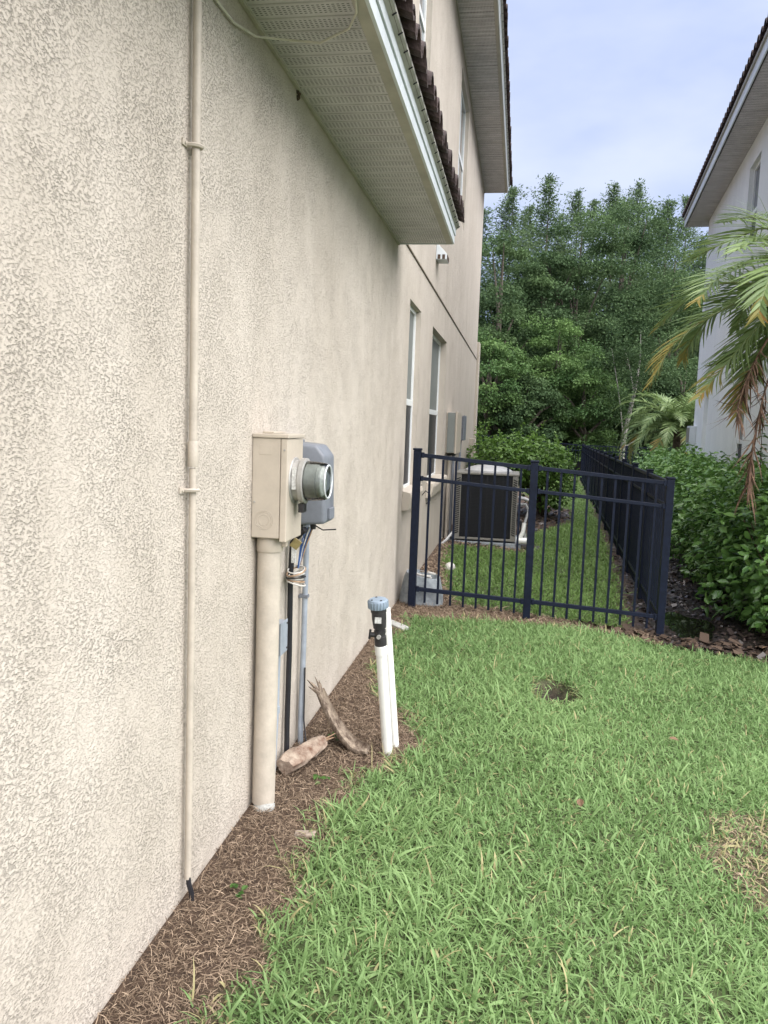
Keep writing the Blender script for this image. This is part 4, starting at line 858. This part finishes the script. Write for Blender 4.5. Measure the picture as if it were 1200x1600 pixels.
# ------------------------------------------------------------------ hedge
def shrub_leaves(c, rad, n, size, up=.5, fill=.35, power=2.6, zmin=None, bump=.16):
    u = unit(rng.normal(0, 1, (n, 3))); s_ = (np.abs(u) ** power).sum(-1) ** (-1 / power); r_ = np.where(rng.random(n) < fill, rng.uniform(.45, .9, n), rng.uniform(.88, 1.04, n))
    ph = rng.uniform(0, 6, 3); lump = 1 + bump * np.sin(5 * u[:, 0] + ph[0]) * np.sin(5 * u[:, 1] + ph[1]) + bump * .7 * np.sin(9 * u[:, 2] + ph[2] + 7 * u[:, 1])
    P = np.array(c) + u * (s_ * r_ * lump)[:, None] * np.array(rad)
    if zmin is not None: k = P[:, 2] > zmin; P, u = P[k], u[k]
    n = len(P); D = unit(u * .9 + np.array([0, 0, up]) + rng.normal(0, .55, (n, 3))); Nn = unit(u * .5 + np.array([0, 0, .9]) + rng.normal(0, .5, (n, 3)))
    sz = size * rng.uniform(.6, 1.25, n); return P, D, Nn, sz
HG = 'hedge shrubs along the side fence'
hl = ['nearest glossy hedge shrub at the right edge beside the puddle', 'second hedge shrub from the near end, behind the corner post', 'third hedge shrub from the near end of the row', 'fourth hedge shrub from the near end of the row',
      'fifth hedge shrub from the near end of the row', 'sixth hedge shrub from the near end of the row', 'seventh hedge shrub from the near end of the row', 'eighth hedge shrub from the near end of the row',
      'ninth hedge shrub from the near end of the row', 'tenth hedge shrub from the near end of the row', 'last hedge shrub of the row, near the small palm']
for k in range(11):
    y = 7.95 + 1.22 * k; x = 2.86 + .072 * (y - 7) + .62 + (.02 if k else .06); h = 1.30 + .06 * math.sin(k * 2.3); zg = float(-.075 * np.clip(x - .15, 0, 3))
    hd = thing('hedge_shrub', hl[k], 'shrub', (x, y, zg), group=HG)
    n = 3400 if k < 2 else 2600 if k < 5 else 2000
    P, D, Nn, sz = shrub_leaves((x, y, zg + h * .54), (.66, .82, h * .54), n, .098 if k < 3 else .095, .55, .35, 2.8, zg + .06)
    # young shoots standing out of the top
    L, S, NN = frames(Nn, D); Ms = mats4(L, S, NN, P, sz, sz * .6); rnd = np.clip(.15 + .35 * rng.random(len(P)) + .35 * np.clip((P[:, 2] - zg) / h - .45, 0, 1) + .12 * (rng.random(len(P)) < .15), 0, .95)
    px, py, dep = to_px(P); vis = (px > 0) & (px < 1200) & (py > 0) & (py < 1600); key = dep - 100. * vis + (P[:, 0] - x) * .8
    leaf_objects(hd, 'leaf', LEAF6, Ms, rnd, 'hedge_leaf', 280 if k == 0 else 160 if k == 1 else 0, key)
    for q in range(7):
        a = random.uniform(0, 6.28); b_ = Vector((x + .12 * math.cos(a), y + .12 * math.sin(a), zg - .03)); MB().tube([b_, b_ + Vector((.12 * math.cos(a), .15 * math.sin(a), h * .45)), b_ + Vector((.35 * math.cos(a), .45 * math.sin(a), h * .8))], [.014, .01, .004], 6).build('stem', 'stem', hd, smooth=True)
# tall leafy shoot in front of the white wall
tsx, tsy = on_y(1192, 740, 9.2)[:2]; ts = thing('tall_shoot', 'thin leafy shoot rising above the hedge beside the hanging dead frond', 'plant', (tsx, tsy, -.22))
MB().tube([(tsx, tsy, -.25), (tsx - .02, tsy, .9), (tsx - .05, tsy, 1.75)], [.012, .008, .003], 6).build('stem', 'stem', ts, smooth=True)
n = 46; zz = rng.uniform(.9, 1.8, n); P = np.stack([tsx - .03 + rng.normal(0, .01, n), tsy + rng.normal(0, .01, n), zz], -1); az = rng.uniform(0, 6.28, n); D = np.stack([np.cos(az), np.sin(az), rng.uniform(.0, .6, n)], -1)
L, S, NN = frames(np.array([0, 0, 1.]) + rng.normal(0, .3, (n, 3)), D); leaf_objects(ts, 'leaf', LEAF6, mats4(L, S, NN, P, np.full(n, .085), np.full(n, .04)), rng.random(n) * .7, 'hedge_leaf', 46, zz)

# round bush behind the air conditioner
rb = thing('round_bush', 'leafy round-topped bush on a short trunk behind the air conditioner', 'bush', (1.5, 16.3, -.1))
parts_ = [shrub_leaves((.72, 15.6, .95), (.58, .7, .45), 2600, .09, .8, .3, 2.2), shrub_leaves((1.30, 15.8, .96), (.62, .7, .46), 2600, .09, .8, .3, 2.2), shrub_leaves((1.62, 16.2, .62), (.50, .6, .55), 1700, .09, .6, .3, 2.2)]
P, D, Nn, sz = [np.concatenate(q) for q in zip(*parts_)]
# upright whips
for q in range(14):
    bx, by = rng.uniform(0, 1.9), rng.uniform(15.2, 16.4); k = 16; zz = np.linspace(1.3, 1.3 + rng.uniform(.2, .45), k); P = np.r_[P, np.stack([bx + (zz - 1.3) * rng.uniform(-.3, .3), np.full(k, by), zz], -1)]; D = np.r_[D, unit(rng.normal(0, 1, (k, 3)) + [0, 0, .8])]; Nn = np.r_[Nn, unit(rng.normal(0, 1, (k, 3)) + [0, 0, 1])]; sz = np.r_[sz, np.full(k, .07)]
L, S, NN = frames(Nn, D); rnd = np.clip(.1 + .5 * rng.random(len(P)) + .3 * np.clip(P[:, 2] - .9, 0, 1), 0, 1)
me = instance_mesh('foliage', LEAF6[0], LEAF6[1], mats4(L, S, NN, P, sz, sz * .6), rnd); link('foliage', me, 'bush_leaf', rb)['kind'] = 'stuff'
for q in range(5):
    MB().tube([(1.5 + .03 * q, 16.3, -.15), (1.45 + .05 * q - .1, 16.2, .3), (.6 + .3 * q, 15.8, 1.0)], [.035, .028, .01], 7).build('stem', 'stem', rb, smooth=True)

# ------------------------------------------------------------------ palms
LFL = (np.array([(-.5, 0, 0), (.5, 0, 0), (.62, .3, .01), (-.62, .3, .01), (.5, .65, -.05), (-.5, .65, -.05), (.06, 1, -.16), (-.06, 1, -.16)]), np.array([(0, 1, 2, 3), (3, 2, 4, 5), (5, 4, 6, 7)]))
def frond_curve(base, az, el, L, droop, n=40):
    t = np.linspace(0, 1, n); pts = [np.array(base, float)]; e = el
    for i in range(1, n):
        e = el - droop * t[i] ** 1.5; d = np.array([math.cos(az) * math.cos(e), math.sin(az) * math.cos(e), math.sin(e)]); pts.append(pts[-1] + d * L / (n - 1))
    return np.array(pts)
def frond(par, pts, nleaf, ll, lw, tip_yellow, budget, mats=('palm_green', 'palm_yellow', 'palm_orange'), vdroop=.35):
    fr = MB().tube([tuple(p) for p in pts[::3]], list(np.linspace(.013, .003, len(pts[::3]))), 6).build('frond', 'rachis', par, smooth=True)
    n = len(pts); T = np.repeat(np.linspace(.10, .995, nleaf), 2); sd = np.tile([-1, 1], nleaf); i = T * (n - 1); i0 = np.clip(i.astype(int), 0, n - 2); fr_ = i - i0
    P = pts[i0] * (1 - fr_)[:, None] + pts[i0 + 1] * fr_[:, None]; tan = unit(pts[i0 + 1] - pts[i0]); side = unit(np.cross(tan, [0, 0, 1])); up = np.cross(side, tan)
    fwd = .55 + .75 * T; D = unit(side * sd[:, None] + tan * fwd[:, None] + up * (.25 - vdroop * 1.6)[None] if False else side * sd[:, None] + tan * fwd[:, None] + up * .15 - np.array([0, 0, 1]) * (vdroop + .35 * rng.random(len(T)))[:, None] + rng.normal(0, .06, (len(T), 3)))
    L = ll * np.sin(np.clip(.12 + T * .95, 0, 1) * np.pi) ** .45 * rng.uniform(.85, 1.1, len(T)); L = np.maximum(L, ll * .3)
    Nn = unit(up + side * sd[:, None] * -.3 + rng.normal(0, .12, (len(T), 3))); l_, s_, n_ = frames(Nn, D); Ms = mats4(l_, s_, n_, P, L, np.full(len(T), lw), L)
    yel = rng.random(len(T)) < np.clip((T - (1 - tip_yellow)) / max(tip_yellow, .01), 0, .92) if tip_yellow else np.zeros(len(T), bool)
    ora = yel & (rng.random(len(T)) < .15 * tip_yellow); rnd = rng.random(len(T)) * .7; sel = np.where(ora, 2, np.where(yel, 1, 0)); used = 0
    for q in range(3):
        k = np.where(sel == q)[0]
        if not len(k): continue
        if budget:
            pm = npmesh('leaflet', LFL[0], LFL[1], np.full(3, .4), True); pm.materials.append(MATS[mats[q]])
            for i in k:
                o = bpy.data.objects.new('leaflet', pm); col.objects.link(o); o.parent = fr; o.matrix_parent_inverse = Matrix.Identity(4); o.matrix_basis = Matrix([list(r) for r in Ms[i]])
        else:
            me = instance_mesh('leaflets', LFL[0], LFL[1], Ms[k], rnd[k], True); o = link('leaflets', me, mats[q], fr, local=True); o['kind'] = 'stuff'
    return fr
PY = 7.4; PC = on_y(1262, 432, PY); PX = PC[0]
palm = thing('palm_tree', 'large date palm with arching and yellow-tipped fronds at the right edge', 'palm', (PX, PY, -.25))
MB().tube([(PX + .26, PY, -.35), (PX + .18, PY, 1.0), (PX + .03, PY, 2.6), (PX, PY, PC[2] + .05)], [.15, .13, .15, .10], 16).build('trunk', 'palm_trunk', palm, smooth=True)
mb = MB()
for k in range(80):
    a = k * 2.4; z = .1 + 2.8 * k / 80; p = Vector((PX + .24 - .075 * z + .13 * math.cos(a), PY + .13 * math.sin(a), z)); mb.tube([p, p + Vector((.06 * math.cos(a), .06 * math.sin(a), .09))], [.035, .012], 5)
tag(mb.build('leaf_scar', 'palm_trunk', palm), kind='stuff')
def pxcurve(pp, ytip, n=40):
    """smooth curve from the crown through photo points, its depth running from the crown's to ytip"""
    pts = [(1262, 432)] + list(pp); m_ = len(pts); W = np.array([on_y(a, b, PY + (ytip - PY) * (k / (m_ - 1)) ** 1.1) for k, (a, b) in enumerate(pts)])
    d = np.r_[0, np.cumsum(np.linalg.norm(np.diff(W, axis=0), axis=1))]; t = np.linspace(0, d[-1], n * 4); c = np.stack([np.interp(t, d, W[:, q]) for q in range(3)], -1)
    for _ in range(60): c[1:-1] = (c[:-2] + 2 * c[1:-1] + c[2:]) / 4
    return c[np.linspace(0, len(c) - 1, n).astype(int)]
FP = [([(1200, 447), (1145, 440), (1112, 446), (1076, 466), (1028, 512)], 7.9, .12, True), ([(1200, 450), (1145, 475), (1090, 507), (1049, 540), (1018, 596)], 7.2, .55, True), ([(1200, 494), (1159, 540), (1117, 590), (1092, 622)], 6.9, .32, True),
      ([(1200, 352), (1159, 368), (1117, 386), (1076, 408)], 8.3, 0, False), ([(1205, 345), (1172, 338), (1130, 348)], 8.8, 0, False), ([(1205, 548), (1172, 584), (1158, 612), (1150, 650)], 7.2, .4, False), ([(1205, 400), (1165, 412), (1120, 436), (1090, 470)], 6.7, .1, False), ([(1210, 505), (1180, 560), (1165, 600)], 7.9, .4, False), ([(1215, 470), (1190, 520), (1150, 560), (1120, 570)], 8.1, .2, False), ([(1220, 380), (1190, 372), (1150, 392)], 6.4, 0, False)]
for pp, yt, ye, bud in FP: frond(palm, pxcurve(pp, yt), 50, .44, .0135, ye, bud)
FR = [(240, 10, 1.5, 1.3, .2), (262, 15, 1.6, 1.4, .25), (285, 50, 1.7, 1.4, 0), (310, 20, 1.6, 1.3, .2), (340, 45, 1.7, 1.4, 0), (10, 20, 1.2, 1.3, .2), (40, 50, 1.2, 1.4, 0), (75, 25, 1.4, 1.4, .1), (100, 20, 1.4, 1.4, 0), (130, 0, 1.4, 1.2, .2), (0, 85, 1.3, 1.1, 0)]
for k, (az, el, L, dr, ye) in enumerate(FR):
    frond(palm, frond_curve(PC + np.array([.06 * math.cos(R(az)), .06 * math.sin(R(az)), .0]), R(az), R(el), L, dr), 46, .44, .019, ye, False)
# dead fronds hanging down
for pp, yt in (([(1200, 582), (1184, 622), (1174, 664), (1170, 710), (1169, 765)], 7.1), ([(1200, 530), (1165, 575), (1155, 600), (1150, 645)], 6.9)):
    pts = pxcurve(pp, yt, 6)
    df = MB().tube(list(map(tuple, pts)), [.014, .012, .01, .008, .006, .003], 6).build('dead_frond', 'dry_frond', palm, smooth=True)
    n = 75; t = rng.uniform(2.8, 4.95, n); i0 = t.astype(int); f2 = (t - i0)[:, None]; P = pts[i0] * (1 - f2) + pts[np.minimum(i0 + 1, 5)] * f2; D = np.array([0, 0, -1.]) + rng.normal(0, .11, (n, 3)); Nn = rng.normal(0, 1, (n, 3)); l_, s_, n_ = frames(Nn, D)
    o = link('dead_leaflets', instance_mesh('dead_leaflets', LFL[0], LFL[1], mats4(l_, s_, n_, P, rng.uniform(.16, .36, n), np.full(n, .011), np.full(n, .3)), rng.random(n)), 'dry_frond', df, local=True); o['kind'] = 'stuff'
# small bushy palm by the corner of the white house
SPx, SPy = 5.55, 24.5
sp2 = thing('small_palm', 'bushy pale green palm past the far corner of the white house', 'palm', (SPx, SPy, -.22))
MB().tube([(SPx, SPy, -.3), (SPx, SPy, 1.7)], [.16, .12], 12).build('trunk', 'palm_trunk', sp2, smooth=True)
for k in range(46):
    az = k * 137.5; el = 80 - 80 * (k / 46) ** .8; frond(sp2, frond_curve((SPx, SPy, 1.7), R(az), R(el), random.uniform(1.8, 2.3), 1.75), 40, .42, .026, .5 if k > 34 else 0, False)

# ------------------------------------------------------------------ trees
def put_foliage(root, P, D, Nn, sz, asp, rnd, m, proto=LEAF4):
    L, S, NN = frames(Nn, D); link('crown', instance_mesh('crown', proto[0], proto[1], mats4(L, S, NN, P, sz, sz * asp), rnd), m, root)['kind'] = 'stuff'
TG = 'trees behind the rear fence'
def broadleaf(x, y, h, rad, label, m='tree_leaf', n=9000, low=.12, leaf=.21, seedc=48, trunk='trunk'):
    root = thing('broadleaf_tree', label, 'tree', (x, y, -.25), group=TG)
    MB().tube([(x, y, -.4), (x + .1, y, h * .3), (x - .1, y, h * .6), (x, y, h * .9)], [h * .016 + .03, h * .013 + .02, h * .008, .02], 9).build('trunk', trunk, root, smooth=True)
    zc0, rz0 = h * (.5 + low / 2), h * (.5 - low / 2); C_ = []
    while len(C_) < seedc:
        u = unit(rng.normal(0, 1, 3)); r_ = rng.uniform(.35, 1) ** .5; c = np.array([u[0] * rad * r_, u[1] * rad * r_, u[2] * rz0 * r_]); C_.append(c + [x, y, zc0])
    C_ = np.array(C_); mb = MB()
    for c in C_[:10]:
        t = np.clip((c[2] - h * .1) / h, .15, .75); p0 = np.array([x, y, h * t * .7]); mb.tube([tuple(p0), tuple((p0 + c) / 2 + [0, 0, .2]), tuple(c)], [.07, .05, .015], 6)
    mb.build('limb', trunk, root, smooth=True)
    k = n // seedc; allP, allD, allN = [], [], []
    for c in C_:
        r0 = rng.uniform(.45, 1.0) * rad * .36; u = unit(rng.normal(0, 1, (k, 3))); u[:, 2] = np.where(u[:, 2] < -.2, -u[:, 2] * .6, u[:, 2]); rr = r0 * rng.uniform(.55, 1.08, k); P = c + u * rr[:, None] * [1.1, 1.1, .88]
        allP.append(P); allN.append(unit(u * .6 + [0, 0, .55] + rng.normal(0, .8, (k, 3)))); allD.append(unit(u + [0, 0, -.35] + rng.normal(0, .5, (k, 3))))
    P = np.concatenate(allP); rnd = np.repeat(rng.uniform(0, .72, seedc), k) + rng.random(len(P)) * .22
    put_foliage(root, P, np.concatenate(allD), np.concatenate(allN), leaf * rng.uniform(.6, 1.3, len(P)), .6, rnd, m, LEAF4)
def cypress(x, y, h, rad, label, n=17000):
    root = thing('conifer_tree', label, 'tree', (x, y, -.25), group=TG)
    MB().tube([(x, y, -.4), (x, y, h * .5), (x + .1, y, h)], [h * .012, h * .006, .008], 8).build('trunk', 'trunk', root, smooth=True)
    nb = 230; dz_ = (rng.uniform(.015, 1, nb) ** 1.35) * h * .8; az = rng.uniform(0, 6.28, nb); ph = rng.uniform(0, 6, 3)
    Lb = rad * (.26 * dz_ ** .82 + .10) * (rng.uniform(.45, 1.05, nb) + .35 * (rng.random(nb) < .2)) * (1 + .30 * np.sin(dz_ * 1.9 + ph[0] + az))
    cnt = np.maximum(12, (n * Lb / Lb.sum()).astype(int)); b = np.repeat(np.arange(nb), cnt); n = len(b); s_ = rng.uniform(.05, 1, n) ** .8
    el = np.interp(dz_, [0, 3, 8], [.75, .30, -.02])[b] ; hx_ = np.cos(el) * Lb[b] * s_; wz = np.sin(el) * Lb[b] * s_ - .16 * Lb[b] * s_ ** 2
    P = np.stack([x + np.cos(az[b]) * hx_, y + np.sin(az[b]) * hx_, h - dz_[b] + wz], -1) + rng.normal(0, 1, (n, 3)) * np.array([1, 1, .75]) * np.interp(Lb[b], [0, 1.5], [.07, .24])[:, None]
    D = unit(np.stack([np.cos(az[b]), np.sin(az[b]), np.full(n, .1)], -1) + rng.normal(0, .6, (n, 3))); rnd = rng.uniform(0, .55, nb)[b] + rng.random(n) * .4
    k = 700; q = rng.random(k) ** .6 * 2.6; a = rng.uniform(0, 6.28, k); rr = q * .20 * rng.uniform(.2, 1.25, k) * (1 + .4 * np.sin(q * 6 + a)); lead = np.stack([x + np.cos(a) * rr, y + np.sin(a) * rr, h + .15 - q], -1)
    P = np.r_[P, lead]; D = np.r_[D, unit(np.stack([np.cos(a), np.sin(a), np.full(k, .5)], -1) + rng.normal(0, .5, (k, 3)))]; rnd = np.r_[rnd, rng.random(k) * .7]; n = len(P)
    put_foliage(root, P, D, unit(rng.normal(0, .8, (n, 3)) + [0, 0, .7]), .19 * rng.uniform(.5, 1.3, n), .32, rnd, 'cypress_leaf')
def tx(px, y): return float(on_y(px, 690, y)[0])
def tz(px, py, y): return float(on_y(px, py, y)[2])
for (px, py, y, rad, lb) in ((780, 296, 46, 2.0, 'tall conifer whose top shows right beside the upper eave of the beige house'), (835, 276, 47, 2.0, 'tallest pointed conifer, left of centre in the tree line'), (880, 300, 51, 2.1, 'airy conifer just right of the tallest pointed one'),
        (936, 290, 50, 2.1, 'left one of the two close airy conifer tops in mid tree line'), (972, 288, 52, 2.2, 'right one of the two close airy conifer tops in mid tree line'), (1018, 316, 47, 2.0, 'dense pointed conifer left of the white house eave'), (1046, 310, 53, 2.2, 'darker conifer nearest the white house eave'),
        (1105, 385, 50, 2.2, 'conifer mostly hidden behind the white house corner'), (905, 315, 54, 2.2, 'conifer in the back row between airy tops'), (735, 330, 47, 2.2, 'conifer hidden behind the beige house corner'), (1000, 345, 55, 2.5, 'low conifer in the gap right of the airy tops'), (808, 326, 50, 2.6, 'lower conifer left of the tallest pointed one'), (858, 338, 49, 2.6, 'lower conifer between the tallest pointed one and the airy one'), (955, 318, 56, 2.6, 'conifer top showing in the notch between the two close airy tops'), (1075, 372, 52, 2.6, 'low conifer top just left of the white house corner')):
    cypress(tx(px, y), y, tz(px, py, y), rad, lb)
for (px, py, y, rad, m_, lb, n_, low) in ((772, 345, 37, 2.5, 'tree_leaf', 'dense dark broadleaf tree against the beige house corner', 10000, .02), (890, 326, 41, 3.2, 'tree_leaf', 'broad full-crowned tree in the middle of the tree line', 12000, .08), (955, 322, 43, 3.0, 'tree_leaf', 'broad tree with feathery crown right of the middle', 11000, .08),
        (835, 360, 40, 2.6, 'tree_leaf', 'broadleaf tree under the tallest pointed conifer', 9000, .05), (1035, 372, 42, 3.0, 'tree_leaf', 'dark broadleaf tree behind the big palm fronds', 10000, .05), (1100, 470, 40, 2.6, 'tree_leaf', 'broadleaf tree partly hidden by the white house corner', 7000, .05),
        (865, 488, 35.5, 2.0, 'vine_leaf', 'bright vine-covered understory tree in the lower middle', 8000, .0), (910, 560, 34, 1.7, 'vine_leaf', 'lower bright leafy tree beside the dark gap', 6000, .0), (760, 520, 33, 1.6, 'vine_leaf', 'bright leafy young tree touching the beige house corner', 6000, .0), (820, 590, 33, 1.5, 'tree_leaf', 'low dark leafy tree behind the round bush', 5000, .0),
        (1000, 540, 37, 2.2, 'tree_leaf', 'dark tree behind the pale slender trunk', 8000, .02), (1065, 560, 35, 2.0, 'tree_leaf', 'dark low tree behind the small bushy palm', 7000, .0), (690, 430, 38, 2.8, 'tree_leaf', 'broadleaf tree hidden behind the beige house', 2500, .05), (1180, 470, 42, 3.0, 'tree_leaf', 'broadleaf tree hidden behind the white house', 2500, .05), (765, 440, 39, 2.6, 'tree_leaf', 'dark tree in the second row behind the beige house corner', 9000, .0), (945, 600, 38, 2.0, 'tree_leaf', 'dark low tree filling the gap behind the rear fence', 6000, .0)):
    broadleaf(tx(px, y), y, tz(px, py, y), rad, lb, m_, int(n_ * 3), low, .125 if y > 36 else .115, 70)
# slender pale trunk
bx, by = tx(973, 33), 33.0; bt = thing('slender_tree', 'slender tree with pale white trunk in front of the dark woods', 'tree', (bx, by, -.25), group=TG)
MB().tube([(bx, by, -.4), (bx + .05, by, 1.6), (bx + .35, by, 3.4), (bx + .45, by, 4.6), (bx + .4, by, 5.6)], [.14, .105, .06, .03, .008], 9).build('trunk', 'trunk_pale', bt, smooth=True)
for (z0_, dx, dz, x_) in ((1.3, -.7, 3.6, .04), (1.0, .75, .55, .03), (3.2, -.5, 1.8, .3)): MB().tube([(bx + x_, by, z0_), (bx + x_ + dx * .5, by - .1, z0_ + dz * .55), (bx + x_ + dx, by, z0_ + dz)], [.035, .022, .008], 7).build('limb', 'trunk_pale', bt, smooth=True)
n = 9000; c_ = rng.normal(0, 1, (40, 3)) * [.8, .5, 1.5] + [bx + .25, by - .6, 4.6]; P = c_[rng.integers(0, 40, n)] + rng.normal(0, .3, (n, 3)); put_foliage(bt, P, rng.normal(0, 1, (n, 3)) + [0, 0, -.4], rng.normal(0, .6, (n, 3)) + [0, 0, .8], .11 * rng.uniform(.6, 1.2, n), .55, rng.random(n) * .6, 'tree_leaf')

# wood farther back that reads as one mass
n = 50000; x = rng.uniform(-30, 45, n); top = 10.5 + 1.5 * np.sin(x * .7) + 1.2 * np.sin(x * 1.9 + 1); z = rng.random(n) ** .8 * top; P = np.stack([x, 58 + rng.normal(0, 1.2, n) + (z / 9) ** 2 * 1.5, z - .2], -1)
L, S, NN = frames(rng.normal(0, .8, (n, 3)) + [0, -.5, .6], rng.normal(0, 1, (n, 3))); tag(link('far_wood', instance_mesh('far_wood', LEAF4[0], LEAF4[1], mats4(L, S, NN, P, .72 * rng.uniform(.6, 1.2, n), .5 * rng.uniform(.6, 1.2, n)), rng.random(n)), 'tree_leaf'), 'dense dark wood far behind the tree line', None, None, 'stuff')
